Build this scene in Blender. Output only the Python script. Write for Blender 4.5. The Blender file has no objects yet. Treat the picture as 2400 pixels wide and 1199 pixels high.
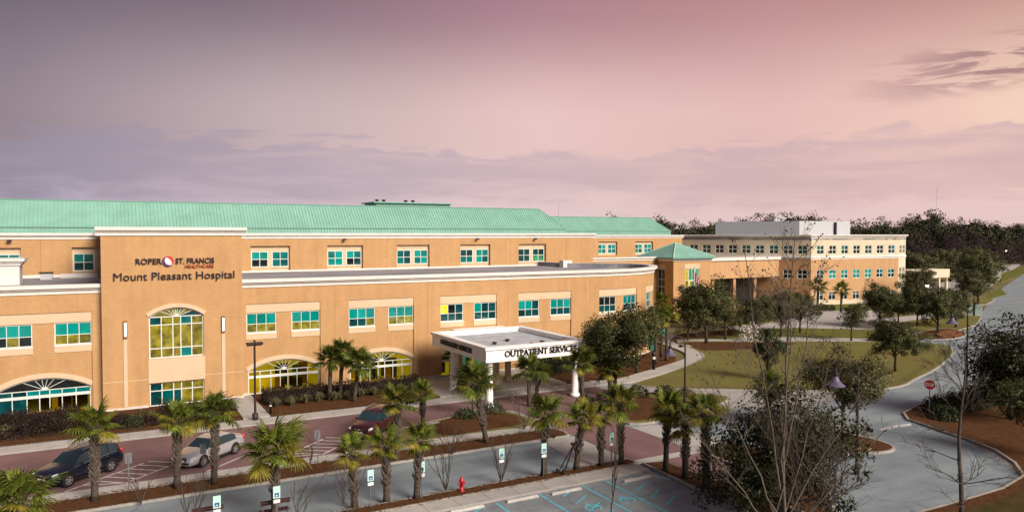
import bpy, bmesh, math, random
import numpy as np
from mathutils import Matrix, Vector
random.seed(7); RNG = np.random.default_rng(7)
R = math.radians
sc = bpy.context.scene
COL = sc.collection

# ------------------------------------------------------------------ camera
CAM_H, FPX, YAW = 14.0, 1740.0, R(61)
PITCH = math.atan(51.5/FPX)
cam = bpy.data.cameras.new('camera'); cam_ob = bpy.data.objects.new('camera', cam); COL.objects.link(cam_ob)
cam.sensor_width = 36.0; cam.lens = 36.0*FPX/2400.0; cam.clip_start = 0.5; cam.clip_end = 6000
cam_ob.location = (0, 0, CAM_H)
cam_ob.rotation_euler = (R(90)-PITCH, 0, YAW-R(90))
sc.camera = cam_ob
# ------------------------------------------------------------------ exposure
EXPO = 2.0
sc.view_settings.view_transform = 'Standard'; sc.view_settings.look = 'None'
sc.view_settings.exposure = EXPO; sc.view_settings.gamma = 1.0
sc.view_settings.use_curve_mapping = False
try:
    sc.cycles.use_denoising = True; sc.cycles.max_bounces = 6; sc.cycles.transparent_max_bounces = 12
    sc.cycles.caustics_reflective = False; sc.cycles.caustics_refractive = False
    sc.cycles.sample_clamp_indirect = 4.0
except Exception: pass
# ------------------------------------------------------------------ sun (low, veiled by thin cloud)
SUN_AZ, SUN_EL = R(-74), R(31)
sun = bpy.data.lights.new('sun', 'SUN'); sun.energy = 1.5; sun.angle = R(30); sun.color = (1.0, 0.89, 0.78)
sun_ob = bpy.data.objects.new('sun', sun); COL.objects.link(sun_ob)
sd = Vector((math.cos(SUN_AZ)*math.cos(SUN_EL), math.sin(SUN_AZ)*math.cos(SUN_EL), math.sin(SUN_EL)))
sun_ob.rotation_euler = sd.to_track_quat('Z', 'Y').to_euler(); sun_ob.location = (60, -40, 60)

def lin(c):
    return tuple(((v/255)/12.92 if v/255 <= 0.04045 else ((v/255+0.055)/1.055)**2.4) for v in c)

# ------------------------------------------------------------------ world: dusk sky with cloud bank
def build_world():
    w = bpy.data.worlds.new('World'); sc.world = w; w.use_nodes = True
    nt = w.node_tree; nt.nodes.clear(); N = nt.nodes.new; L = nt.links.new
    def math_(op, a, b=None, c=None, clamp=False):
        n = N('ShaderNodeMath'); n.operation = op; n.use_clamp = clamp
        for i, v in enumerate((a, b, c)):
            if v is None: continue
            if isinstance(v, (int, float)): n.inputs[i].default_value = v
            else: L(v, n.inputs[i])
        return n.outputs[0]
    def mapr(v, a, b, smooth=True):
        n = N('ShaderNodeMapRange'); n.interpolation_type = 'SMOOTHSTEP' if smooth else 'LINEAR'
        L(v, n.inputs[0]); n.inputs[1].default_value = a; n.inputs[2].default_value = b
        return n.outputs[0]
    def mix(f, a, b):
        n = N('ShaderNodeMix'); n.data_type = 'RGBA'
        L(f, n.inputs[0]); L(a, n.inputs[6]); L(b, n.inputs[7]); return n.outputs[2]
    def ramp(f, stops):
        n = N('ShaderNodeValToRGB'); cr = n.color_ramp
        while len(cr.elements) < len(stops): cr.elements.new(0.5)
        for e, (p, c) in zip(cr.elements, stops): e.position = p; e.color = (*lin(c), 1)
        L(f, n.inputs[0]); return n.outputs[0]
    tc = N('ShaderNodeTexCoord'); sep = N('ShaderNodeSeparateXYZ'); L(tc.outputs['Generated'], sep.inputs[0])
    x, y, z = sep.outputs
    az0 = R(5)
    h = math_('SQRT', math_('ADD', math_('MULTIPLY', x, x), math_('ADD', math_('MULTIPLY', y, y), 1e-5)))
    a = math_('DIVIDE', math_('ADD', math_('MULTIPLY', x, math.cos(az0)), math_('MULTIPLY', y, math.sin(az0))), h)
    t = math_('MULTIPLY_ADD', a, 0.5, 0.5)            # 0 away from the glow .. 1 towards it
    el = math_('DIVIDE', z, h)
    low = ramp(t, [(0, (150,146,170)), (.5, (184,174,194)), (.78, (230,202,204)), (.97, (231,199,196)), (1, (230,192,186))])
    mid = ramp(t, [(0, (128,118,136)), (.5, (148,131,140)), (.64, (199,176,179)), (.79, (232,197,192)), (.90, (231,190,184)), (.95, (240,201,186)), (.985, (253,221,192))])
    hi = ramp(t, [(0, (92,86,104)), (.5, (108,97,110)), (.62, (128,109,120)), (.78, (172,130,142)), (.9, (192,142,142)), (1, (188,138,126))])
    zen = ramp(t, [(0, (92,88,106)), (1, (128,110,124))])
    base = mix(mapr(el, .02, .12), low, mid)
    base = mix(mapr(el, .14, .315), base, hi)
    base = mix(mapr(el, .36, 1.2), base, zen)
    # ---- cloud bank above the horizon
    az = N('ShaderNodeMath'); az.operation = 'ARCTAN2'; L(y, az.inputs[0]); L(x, az.inputs[1]); azv = az.outputs[0]
    def noise(sx, sy, detail, rough, off=0.0, dist=0.0):
        c = N('ShaderNodeCombineXYZ'); L(math_('MULTIPLY_ADD', azv, sx, off), c.inputs[0]); L(math_('MULTIPLY', el, sy), c.inputs[1])
        n = N('ShaderNodeTexNoise'); n.inputs['Scale'].default_value = 1; n.inputs['Detail'].default_value = detail
        n.inputs['Roughness'].default_value = rough; n.inputs['Distortion'].default_value = dist
        L(c.outputs[0], n.inputs['Vector']); return n.outputs[0]
    n1 = noise(3.0, 10, 5, .55, 3.0, .2)
    n2 = noise(16.0, 62, 9, .60, 9.0, .5)
    n2b = noise(6.0, 44, 7, .58, 21.0, .4)
    edge = math_('ADD', el, math_('ADD', math_('MULTIPLY', math_('SUBTRACT', n1, .5), .13), math_('MULTIPLY', math_('SUBTRACT', n2, .5), .05)))
    bank = math_('MULTIPLY', mapr(edge, .114, .104), mapr(edge, .026, .060))
    bank = math_('MULTIPLY', bank, math_('MULTIPLY_ADD', mapr(n2b, .34, .58), .50, .42), clamp=True)
    # broken shreds riding above the bank
    shred = math_('MULTIPLY', mapr(n2b, .56, .68), math_('MULTIPLY', mapr(el, .100, .118), mapr(el, .150, .128)))
    bank = math_('MAXIMUM', bank, math_('MULTIPLY', shred, .8))
    bcol = ramp(t, [(0, (124,116,140)), (.5, (148,138,156)), (.68, (186,167,178)), (.8, (206,179,185)), (.97, (216,181,181))])
    col = mix(bank, base, bcol)
    # ---- thin bright streaks under the bank
    n3 = noise(5.0, 170, 4, .55, 31.0)
    streak = math_('MULTIPLY', mapr(n3, .58, .72), math_('MULTIPLY', mapr(el, .02, .04), mapr(el, .085, .06)))
    col = mix(math_('MULTIPLY', streak, .55), col, mid)
    # ---- dark rosy wisps higher up on the glow side
    n4 = noise(9.0, 62, 7, .62, 50.0, .8)
    n5 = noise(2.5, 9, 2, .5, 12.0)
    slope = math_('ADD', el, math_('MULTIPLY', math_('SUBTRACT', azv, R(30)), .10))
    wmask = math_('MULTIPLY', math_('MULTIPLY', mapr(slope, .150, .178), mapr(slope, .232, .200)), mapr(azv, R(39), R(27)))
    wisp = math_('MULTIPLY', mapr(math_('ADD', n4, math_('MULTIPLY', math_('SUBTRACT', n5, .5), .25)), .43, .56), wmask)
    wcol = ramp(t, [(0, (104,94,112)), (.7, (150,118,130)), (1, (160,118,122))])
    col = mix(math_('MULTIPLY', wisp, .85), col, wcol)
    # ---- broad soft mottling
    n6 = noise(2.2, 9, 4, .5, 77.0)
    mot = N('ShaderNodeMix'); mot.data_type = 'RGBA'; mot.blend_type = 'MULTIPLY'; mot.inputs[0].default_value = 1
    L(col, mot.inputs[6]); v = math_('MULTIPLY_ADD', n6, .16, .93)
    cc = N('ShaderNodeCombineColor'); [L(v, cc.inputs[i]) for i in range(3)]; L(cc.outputs[0], mot.inputs[7])
    # ---- a little of the physical low-sun sky underneath
    sky = N('ShaderNodeTexSky'); sky.sky_type = 'NISHITA'; sky.sun_disc = False
    sky.sun_elevation = SUN_EL; sky.sun_rotation = R(90)-SUN_AZ
    b1 = N('ShaderNodeBackground'); L(mot.outputs[2], b1.inputs[0]); b1.inputs[1].default_value = 0.96*2**(-EXPO)
    b2 = N('ShaderNodeBackground'); L(sky.outputs[0], b2.inputs[0]); b2.inputs[1].default_value = 0.0008
    ad = N('ShaderNodeAddShader'); L(b1.outputs[0], ad.inputs[0]); L(b2.outputs[0], ad.inputs[1])
    out = N('ShaderNodeOutputWorld'); L(ad.outputs[0], out.inputs[0])
build_world()

# ------------------------------------------------------------------ helpers
FW = Vector((math.cos(YAW)*math.cos(PITCH), math.sin(YAW)*math.cos(PITCH), -math.sin(PITCH)))
RT = Vector((math.sin(YAW), -math.cos(YAW), 0)); UP = RT.cross(FW)
def gp(px, py, z=0.0):
    """Real place on the level z that the photograph shows at this spot."""
    d = FW + RT*((px-1200)/FPX) - UP*((py-599.5)/FPX)
    t = (z-CAM_H)/d.z
    return (d.x*t, d.y*t)
def gps(*pts): return [gp(*p) for p in pts]

WM = {}                                   # world matrices of placed objects
def place(o, parent=None, m=None):
    m = m or Matrix.Identity(4)
    if parent is not None:
        o.parent = parent; o.matrix_parent_inverse = WM[parent.as_pointer()].inverted()
    o.matrix_basis = m; WM[o.as_pointer()] = m.copy()
    return o
def tag(o, label=None, cat=None, group=None, kind=None):
    if label: o['label'] = label
    if cat: o['category'] = cat
    if group: o['group'] = group
    if kind: o['kind'] = kind
    return o
def thing(name, loc, label, cat, group=None):
    o = bpy.data.objects.new(name, None); o.empty_display_size = 0.3; COL.objects.link(o)
    place(o, None, Matrix.Translation((loc[0], loc[1], loc[2] if len(loc) > 2 else 0)))
    return tag(o, label, cat, group)
def obj(name, me, parent=None, m=None):
    o = bpy.data.objects.new(name, me); COL.objects.link(o)
    return place(o, parent, m)
def copy_tree(o, loc=None, rz=None, scale=None, label=None, parent=None):
    c = o.copy(); COL.objects.link(c)
    if parent is not None: c.parent = parent
    if loc is not None:
        s = scale or 1.0
        sv = s if isinstance(s, tuple) else (s, s, s)
        c.matrix_basis = Matrix.Translation(loc) @ Matrix.Rotation(rz or 0, 4, 'Z') @ Matrix.Diagonal((*sv, 1))
    if label: c['label'] = label
    for ch in [k for k in o.children]: copy_tree(ch, parent=c)
    return c

class MB:
    def __init__(s): s.v = []; s.f = []
    def quad(s, *p):
        n = len(s.v); s.v += [tuple(q) for q in p]; s.f.append(tuple(range(n, n+len(p)))); return s
    def box(s, x0, x1, y0, y1, z0, z1, m=None):
        n = len(s.v)
        p = [(x0,y0,z0),(x1,y0,z0),(x1,y1,z0),(x0,y1,z0),(x0,y0,z1),(x1,y0,z1),(x1,y1,z1),(x0,y1,z1)]
        if m is not None: p = [tuple(m @ Vector(q)) for q in p]
        s.v += p
        s.f += [tuple(n+i for i in f) for f in ((3,2,1,0),(4,5,6,7),(0,1,5,4),(1,2,6,5),(2,3,7,6),(3,0,4,7))]; return s
    def prism(s, poly, z0, z1, bottom=False):
        n = len(s.v); k = len(poly)
        area = sum(poly[i][0]*poly[(i+1) % k][1]-poly[(i+1) % k][0]*poly[i][1] for i in range(k))
        if area < 0: poly = poly[::-1]
        s.v += [(p[0], p[1], z0) for p in poly] + [(p[0], p[1], z1) for p in poly]
        s.f.append(tuple(range(n+k, n+2*k)))
        if bottom: s.f.append(tuple(range(n+k-1, n-1, -1)))
        for i in range(k):
            j = (i+1) % k; s.f.append((n+i, n+j, n+k+j, n+k+i))
        return s
    def tube(s, pts, rad, n=8, cap=True):
        pts = [Vector(p) for p in pts]
        if isinstance(rad, (int, float)): rad = [rad]*len(pts)
        rings = []; ref = None
        for i, p in enumerate(pts):
            d = (pts[min(i+1, len(pts)-1)]-pts[max(i-1, 0)]).normalized()
            if ref is None:
                ref = Vector((1,0,0)) if abs(d.x) < .8 else Vector((0,1,0))
            a = d.cross(ref).normalized(); b = a.cross(d).normalized(); ref = -b if False else ref
            base = len(s.v)
            for k in range(n):
                t = 2*math.pi*k/n
                s.v.append(tuple(p + (a*math.cos(t)+b*math.sin(t))*rad[i]))
            rings.append(base)
        for r0, r1 in zip(rings, rings[1:]):
            for k in range(n):
                k2 = (k+1) % n; s.f.append((r0+k, r0+k2, r1+k2, r1+k))
        if cap:
            s.f.append(tuple(rings[0]+k for k in range(n))[::-1]); s.f.append(tuple(rings[-1]+k for k in range(n)))
        return s
    def lathe(s, prof, n=16, c=(0,0,0), arc=2*math.pi):
        base = len(s.v)
        for r, z in prof:
            for k in range(n):
                t = arc*k/n; s.v.append((c[0]+r*math.cos(t), c[1]+r*math.sin(t), c[2]+z))
        for i in range(len(prof)-1):
            for k in range(n):
                k2 = (k+1) % n
                s.f.append((base+i*n+k, base+i*n+k2, base+(i+1)*n+k2, base+(i+1)*n+k))
        if prof[0][0] > 1e-4: s.f.append(tuple(base+k for k in range(n))[::-1])
        if prof[-1][0] > 1e-4: s.f.append(tuple(base+(len(prof)-1)*n+k for k in range(n)))
        return s
    def mesh(s, name, mat=None, smooth=False, uv=True):
        me = bpy.data.meshes.new(name); me.from_pydata(s.v, [], s.f)
        if mat: me.materials.append(mat)
        if uv: auto_uv(me)
        if smooth: me.polygons.foreach_set('use_smooth', [True]*len(me.polygons))
        me.update(); return me
    def build(s, name, mat, parent=None, m=None, smooth=False):
        return obj(name, s.mesh(name, mat, smooth), parent, m)
def auto_uv(me):
    ul = me.uv_layers.new(name='UVMap'); d = np.empty(len(me.loops)*2, dtype=np.float32); vs = me.vertices
    for p in me.polygons:
        n = p.normal
        for li, vi in zip(p.loop_indices, p.vertices):
            c = vs[vi].co
            if abs(n.z) > .75: u, v = c.x, c.y
            else:
                l = math.hypot(n.x, n.y) or 1
                u = (-n.y*c.x + n.x*c.y)/l; v = c.z
            d[2*li] = u; d[2*li+1] = v
    ul.data.foreach_set('uv', d)
def structure(o): o['kind'] = 'structure'; return o
def smooth_poly(pts, n=4, closed=True):
    out = []; k = len(pts)
    rng = range(k) if closed else range(k-1)
    for i in rng:
        if closed: p0, p1, p2, p3 = (pts[(i+j) % k] for j in (-1,0,1,2))
        else: p0, p1, p2, p3 = pts[max(i-1,0)], pts[i], pts[i+1], pts[min(i+2,k-1)]
        for j in range(n):
            t = j/n; t2 = t*t; t3 = t2*t
            out.append(tuple(.5*((2*p1[c]) + (-p0[c]+p2[c])*t + (2*p0[c]-5*p1[c]+4*p2[c]-p3[c])*t2 + (-p0[c]+3*p1[c]-3*p2[c]+p3[c])*t3) for c in range(2)))
    if not closed: out.append(tuple(pts[-1][:2]))
    return out
def ribbon(path, w, off=0.0):
    """closed outline of a band of width w along an open path (offset to its left by off)"""
    l, r = [], []
    for i, p in enumerate(path):
        a = path[max(i-1,0)]; b = path[min(i+1,len(path)-1)]
        dx, dy = b[0]-a[0], b[1]-a[1]; q = math.hypot(dx, dy) or 1; nx, ny = -dy/q, dx/q
        l.append((p[0]+nx*(off+w/2), p[1]+ny*(off+w/2))); r.append((p[0]+nx*(off-w/2), p[1]+ny*(off-w/2)))
    return l, r

# ------------------------------------------------------------------ materials
MATS = {}
def mat(name, base, rough=.7, spec=.3, metal=0, var=0.0, vscale=1.0, coord='Object', bump=0.0, bscale=30, second=None, emit=None, estr=0.0, trans=0.0, alpha=None, detail=5, stretch=None, island=None):
    m = bpy.data.materials.new(name); m.use_nodes = True; nt = m.node_tree; N = nt.nodes.new; L = nt.links.new
    bs = nt.nodes['Principled BSDF']
    bs.inputs['Base Color'].default_value = (*base, 1); bs.inputs['Roughness'].default_value = rough
    bs.inputs['Specular IOR Level'].default_value = spec; bs.inputs['Metallic'].default_value = metal
    if trans: bs.inputs['Transmission Weight'].default_value = trans
    if alpha is not None: bs.inputs['Alpha'].default_value = alpha
    if emit: bs.inputs['Emission Color'].default_value = (*emit, 1); bs.inputs['Emission Strength'].default_value = estr
    if var or second or bump:
        if coord == 'World': gm = N('ShaderNodeNewGeometry'); vec = gm.outputs['Position']
        else: tcn = N('ShaderNodeTexCoord'); vec = tcn.outputs[coord]
        if stretch:
            mp = N('ShaderNodeMapping'); mp.inputs['Scale'].default_value = stretch; L(vec, mp.inputs[0]); vec = mp.outputs[0]
    if var or second:
        no = N('ShaderNodeTexNoise'); no.inputs['Scale'].default_value = vscale; no.inputs['Detail'].default_value = detail; no.inputs['Roughness'].default_value = .62
        L(vec, no.inputs['Vector'])
        rp = N('ShaderNodeValToRGB'); L(no.outputs[0], rp.inputs[0])
        b2 = second or base
        rp.color_ramp.elements[0].position = .3; rp.color_ramp.elements[1].position = .7
        rp.color_ramp.elements[0].color = (*[c*(1-var) for c in base], 1)
        rp.color_ramp.elements[1].color = (*[min(1, c*(1+var)) for c in b2], 1)
        L(rp.outputs[0], bs.inputs['Base Color'])
    if island:
        gm2 = N('ShaderNodeNewGeometry'); rp = N('ShaderNodeValToRGB'); L(gm2.outputs['Random Per Island'], rp.inputs[0])
        while len(rp.color_ramp.elements) < len(island): rp.color_ramp.elements.new(.5)
        for e, (p, c) in zip(rp.color_ramp.elements, island): e.position = p; e.color = (*c, 1)
        L(rp.outputs[0], bs.inputs['Base Color'])
    if bump:
        n2 = N('ShaderNodeTexNoise'); n2.inputs['Scale'].default_value = bscale; n2.inputs['Detail'].default_value = 4; L(vec, n2.inputs['Vector'])
        bp = N('ShaderNodeBump'); bp.inputs['Strength'].default_value = bump; bp.inputs['Distance'].default_value = .05
        L(n2.outputs[0], bp.inputs['Height']); L(bp.outputs[0], bs.inputs['Normal'])
    MATS[name] = m; return m

def brick_mat(name, c1, c2, mortar, bw=.2, bh=.07, rough=.85, coord='UV', herring=False, var=.08, vs=.6):
    m = bpy.data.materials.new(name); m.use_nodes = True; nt = m.node_tree; N = nt.nodes.new; L = nt.links.new
    bs = nt.nodes['Principled BSDF']; bs.inputs['Roughness'].default_value = rough; bs.inputs['Specular IOR Level'].default_value = .2
    tcn = N('ShaderNodeTexCoord'); br = N('ShaderNodeTexBrick'); L(tcn.outputs[coord], br.inputs['Vector'])
    br.inputs['Scale'].default_value = 1; br.inputs['Brick Width'].default_value = bw; br.inputs['Row Height'].default_value = bh
    br.inputs['Mortar Size'].default_value = .006; br.inputs['Color1'].default_value = (*c1, 1); br.inputs['Color2'].default_value = (*c2, 1); br.inputs['Mortar'].default_value = (*mortar, 1)
    no = N('ShaderNodeTexNoise'); L(tcn.outputs['Object'], no.inputs['Vector']); no.inputs['Scale'].default_value = vs; no.inputs['Detail'].default_value = 9; no.inputs['Roughness'].default_value = .7
    mr = N('ShaderNodeMapRange'); L(no.outputs[0], mr.inputs[0]); mr.inputs[1].default_value = .3; mr.inputs[2].default_value = .7; mr.inputs[3].default_value = 1-var; mr.inputs[4].default_value = 1+var
    mp = N('ShaderNodeMapping'); mp.inputs['Scale'].default_value = (1.6,1.6,.09); L(tcn.outputs['Object'], mp.inputs[0])
    ns = N('ShaderNodeTexNoise'); L(mp.outputs[0], ns.inputs['Vector']); ns.inputs['Scale'].default_value = 1.1; ns.inputs['Detail'].default_value = 6
    ms = N('ShaderNodeMapRange'); L(ns.outputs[0], ms.inputs[0]); ms.inputs[1].default_value = .35; ms.inputs[2].default_value = .68; ms.inputs[3].default_value = 1.04; ms.inputs[4].default_value = .94
    mul = N('ShaderNodeMath'); mul.operation = 'MULTIPLY'; L(mr.outputs[0], mul.inputs[0]); L(ms.outputs[0], mul.inputs[1])
    mx = N('ShaderNodeMix'); mx.data_type = 'RGBA'; mx.blend_type = 'MULTIPLY'; mx.inputs[0].default_value = 1
    cc = N('ShaderNodeCombineColor'); [L(mul.outputs[0], cc.inputs[i]) for i in range(3)]
    L(br.outputs[0], mx.inputs[6]); L(cc.outputs[0], mx.inputs[7]); L(mx.outputs[2], bs.inputs['Base Color'])
    bp = N('ShaderNodeBump'); bp.inputs['Strength'].default_value = .35; bp.inputs['Distance'].default_value = .01; bp.invert = True
    L(br.outputs['Fac'], bp.inputs['Height']); L(bp.outputs[0], bs.inputs['Normal'])
    MATS[name] = m; return m

M_BRICK = brick_mat('tan_brick', (.475,.277,.120), (.43,.242,.100), (.47,.32,.185))
M_BRICK2 = brick_mat('tan_brick_far', (.52,.30,.145), (.47,.265,.125), (.49,.35,.21))
M_PAVER = brick_mat('red_paver', (.205,.116,.114), (.170,.097,.097), (.17,.125,.12), .24, .12, var=.22, vs=.22)
M_CREAM = mat('cream_stucco', (.585,.445,.295), .85, var=.06, vscale=.8, bump=.05, bscale=60)
M_CREAM2 = mat('pale_cream_stucco', (.60,.525,.385), .85, var=.06, vscale=.5)
M_WHITE = mat('white_trim', (.66,.63,.585), .6, var=.07, vscale=.9)
M_FRAME = mat('window_frame_white', (.64,.67,.62), .5)
M_STONE = mat('pale_stone_base', (.60,.53,.46), .8, var=.1, vscale=2)
M_ROOF = mat('green_metal_roof', (.19,.385,.315), .5, .4, var=.13, vscale=.5)
M_ROOF_D = mat('green_roof_trim', (.12,.27,.21), .45, .5)
M_MEMB = mat('grey_roof_membrane', (.13,.13,.15), .8, var=.0, second=(.38,.38,.40), vscale=.35, stretch=(.35,1.6,1), detail=7)
M_MEMB2 = mat('canopy_roof_membrane', (.30,.33,.37), .8, var=.0, second=(.50,.52,.55), vscale=.9, detail=8)
M_GREYB = mat('grey_metal_panel', (.45,.455,.47), .6, var=.05, vscale=.4)
M_PINKB = mat('pale_grey_panel', (.42,.385,.385), .6, var=.05, vscale=.4)
M_DARKM = mat('dark_bronze_metal', (.02,.015,.017), .45, .4)
M_ASPH = mat('weathered_asphalt', (.172,.206,.222), .9, var=0, second=(.245,.288,.306), vscale=.30, coord='World', detail=9, bump=.15, bscale=40)
M_ASPH2 = mat('lot_asphalt', (.175,.20,.21), .9, var=0, second=(.265,.295,.305), vscale=.55, coord='World', detail=10, bump=.15, bscale=40)
def weather(m, scale=.16, dark=.72, speck=.12):
    nt = m.node_tree; N = nt.nodes.new; L = nt.links.new; bs = nt.nodes['Principled BSDF']; src = bs.inputs['Base Color'].links[0].from_socket
    gm = N('ShaderNodeNewGeometry'); nz = N('ShaderNodeTexNoise'); nz.inputs['Scale'].default_value = .7; nz.inputs['Detail'].default_value = 6; L(gm.outputs['Position'], nz.inputs['Vector'])
    ad = N('ShaderNodeMix'); ad.data_type = 'VECTOR'; ad.inputs[0].default_value = .30; L(gm.outputs['Position'], ad.inputs[4])
    sc_ = N('ShaderNodeVectorMath'); sc_.operation = 'MULTIPLY_ADD'; L(nz.outputs['Color'], sc_.inputs[0]); sc_.inputs[1].default_value = (2.2,2.2,0); L(gm.outputs['Position'], sc_.inputs[2])
    vo = N('ShaderNodeTexVoronoi'); vo.feature = 'DISTANCE_TO_EDGE'; vo.inputs['Scale'].default_value = scale; L(sc_.outputs[0], vo.inputs['Vector'])
    mr = N('ShaderNodeMapRange'); L(vo.outputs['Distance'], mr.inputs[0]); mr.inputs[1].default_value = 0; mr.inputs[2].default_value = .012; mr.inputs[3].default_value = dark; mr.inputs[4].default_value = 1
    sp = N('ShaderNodeTexNoise'); sp.inputs['Scale'].default_value = 9; sp.inputs['Detail'].default_value = 3; L(gm.outputs['Position'], sp.inputs['Vector'])
    m2 = N('ShaderNodeMapRange'); L(sp.outputs[0], m2.inputs[0]); m2.inputs[1].default_value = .3; m2.inputs[2].default_value = .7; m2.inputs[3].default_value = 1-speck; m2.inputs[4].default_value = 1+speck
    mpw = N('ShaderNodeMapping'); mpw.inputs['Scale'].default_value = (.035,.75,1); L(gm.outputs['Position'], mpw.inputs[0])
    tw = N('ShaderNodeTexNoise'); tw.inputs['Scale'].default_value = 1; tw.inputs['Detail'].default_value = 5; L(mpw.outputs[0], tw.inputs['Vector'])
    m3 = N('ShaderNodeMapRange'); L(tw.outputs[0], m3.inputs[0]); m3.inputs[1].default_value = .35; m3.inputs[2].default_value = .65; m3.inputs[3].default_value = .86; m3.inputs[4].default_value = 1.1
    bl = N('ShaderNodeTexNoise'); bl.inputs['Scale'].default_value = .55; bl.inputs['Detail'].default_value = 8; bl.inputs['Roughness'].default_value = .7; L(gm.outputs['Position'], bl.inputs['Vector'])
    m4 = N('ShaderNodeMapRange'); L(bl.outputs[0], m4.inputs[0]); m4.inputs[1].default_value = .30; m4.inputs[2].default_value = .44; m4.inputs[3].default_value = .78; m4.inputs[4].default_value = 1
    mu0 = N('ShaderNodeMath'); mu0.operation = 'MULTIPLY'; L(m3.outputs[0], mu0.inputs[0]); L(m4.outputs[0], mu0.inputs[1])
    mu1 = N('ShaderNodeMath'); mu1.operation = 'MULTIPLY'; L(mr.outputs[0], mu1.inputs[0]); L(mu0.outputs[0], mu1.inputs[1])
    mu = N('ShaderNodeMath'); mu.operation = 'MULTIPLY'; L(mu1.outputs[0], mu.inputs[0]); L(m2.outputs[0], mu.inputs[1])
    cc = N('ShaderNodeCombineColor'); [L(mu.outputs[0], cc.inputs[i]) for i in range(3)]
    mx = N('ShaderNodeMix'); mx.data_type = 'RGBA'; mx.blend_type = 'MULTIPLY'; mx.inputs[0].default_value = 1; L(src, mx.inputs[6]); L(cc.outputs[0], mx.inputs[7]); L(mx.outputs[2], bs.inputs['Base Color'])
weather(M_ASPH); weather(M_ASPH2, .3, .7, .15)
M_CONC = mat('concrete', (.33,.315,.29), .9, var=0, second=(.44,.42,.385), vscale=.9, coord='World', detail=8, bump=.08, bscale=40)
M_CONCD = mat('old_concrete', (.27,.26,.24), .9, var=0, second=(.36,.35,.32), vscale=1.1, coord='World', detail=8)
M_KERB = mat('kerb_concrete', (.26,.24,.21), .9, var=0, second=(.37,.345,.305), vscale=1.2, coord='World')
M_MULCH = mat('pine_straw_mulch', (.055,.027,.013), 1, .05, var=0, second=(.135,.064,.029), vscale=4.5, coord='World', detail=10, bump=1.0, bscale=22)
M_GRASS = mat('winter_lawn', (.160,.128,.044), 1, .05, var=0, second=(.165,.168,.050), vscale=.16, coord='World', detail=9, bump=.8, bscale=30)
M_GRASS2 = mat('green_lawn', (.105,.12,.028), 1, .05, var=0, second=(.15,.145,.035), vscale=.3, coord='World', detail=9, bump=.6, bscale=30)
M_TURFB = mat('brown_turf', (.045,.035,.014), 1, .05, var=0, second=(.10,.068,.028), vscale=.9, coord='World', detail=10, bump=.9, bscale=24)
M_FIELD = mat('dry_field', (.13,.12,.05), 1, .05, var=0, second=(.20,.17,.09), vscale=.02, coord='World', detail=10)
M_PAINTW = mat('white_road_paint', (.55,.53,.52), .8, var=.25, vscale=3)
M_PAINTB = mat('blue_road_paint', (.10,.50,.60), .8, var=.3, vscale=3)
# glass
def glass(name, base, rough=.06, emit=None, estr=0, var=0, blind=False):
    """window pane: tinted glass over blind or dim room; every pane differs a little"""
    m = mat(name, base, rough, .7); nt = m.node_tree; N = nt.nodes.new; L = nt.links.new; bs = nt.nodes['Principled BSDF']
    tcn = N('ShaderNodeTexCoord'); oi = N('ShaderNodeObjectInfo')
    va = N('ShaderNodeVectorMath'); va.operation = 'ADD'; L(tcn.outputs['Object'], va.inputs[0])
    cv = N('ShaderNodeMath'); cv.operation = 'MULTIPLY'; L(oi.outputs['Random'], cv.inputs[0]); cv.inputs[1].default_value = 37.0
    cx = N('ShaderNodeCombineXYZ'); [L(cv.outputs[0], cx.inputs[i]) for i in range(3)]; L(cx.outputs[0], va.inputs[1])
    no = N('ShaderNodeTexNoise'); no.inputs['Scale'].default_value = .9 if blind else 1.7; no.inputs['Detail'].default_value = 3; L(va.outputs[0], no.inputs['Vector'])
    mr = N('ShaderNodeMapRange'); L(no.outputs[0], mr.inputs[0]); mr.inputs[1].default_value = .32; mr.inputs[2].default_value = .68; mr.inputs[3].default_value = 1-var; mr.inputs[4].default_value = 1+var
    m2 = N('ShaderNodeMapRange'); L(oi.outputs['Random'], m2.inputs[0]); m2.inputs[3].default_value = .74; m2.inputs[4].default_value = 1.22
    mu = N('ShaderNodeMath'); mu.operation = 'MULTIPLY'; L(mr.outputs[0], mu.inputs[0]); L(m2.outputs[0], mu.inputs[1]); fac = mu.outputs[0]
    if blind:
        sp = N('ShaderNodeSeparateXYZ'); L(tcn.outputs['Object'], sp.inputs[0]); w = N('ShaderNodeMath'); w.operation = 'MULTIPLY'; L(sp.outputs[0], w.inputs[0]); w.inputs[1].default_value = 52.0
        sn = N('ShaderNodeMath'); sn.operation = 'SINE'; L(w.outputs[0], sn.inputs[0]); sm_ = N('ShaderNodeMath'); sm_.operation = 'MULTIPLY_ADD'; L(sn.outputs[0], sm_.inputs[0]); sm_.inputs[1].default_value = .10; sm_.inputs[2].default_value = .95
        m5 = N('ShaderNodeMath'); m5.operation = 'MULTIPLY'; L(fac, m5.inputs[0]); L(sm_.outputs[0], m5.inputs[1]); fac = m5.outputs[0]
    def tint(c, sock):
        mx = N('ShaderNodeMix'); mx.data_type = 'RGBA'; mx.blend_type = 'MULTIPLY'; mx.inputs[0].default_value = 1; mx.inputs[6].default_value = (*c, 1)
        cc = N('ShaderNodeCombineColor'); [L(fac, cc.inputs[i]) for i in range(3)]; L(cc.outputs[0], mx.inputs[7]); L(mx.outputs[2], sock)
    tint(base, bs.inputs['Base Color'])
    if emit: tint(emit, bs.inputs['Emission Color']); bs.inputs['Emission Strength'].default_value = estr
    return m
G_TEAL = glass('teal_blind_glass', (.0,.255,.225), var=.14, blind=True)
G_TEAL2 = glass('deep_teal_glass', (.0,.15,.145), var=.35, blind=True)
G_DTEAL = glass('dark_teal_glass', (.003,.048,.054), var=.5)
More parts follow.
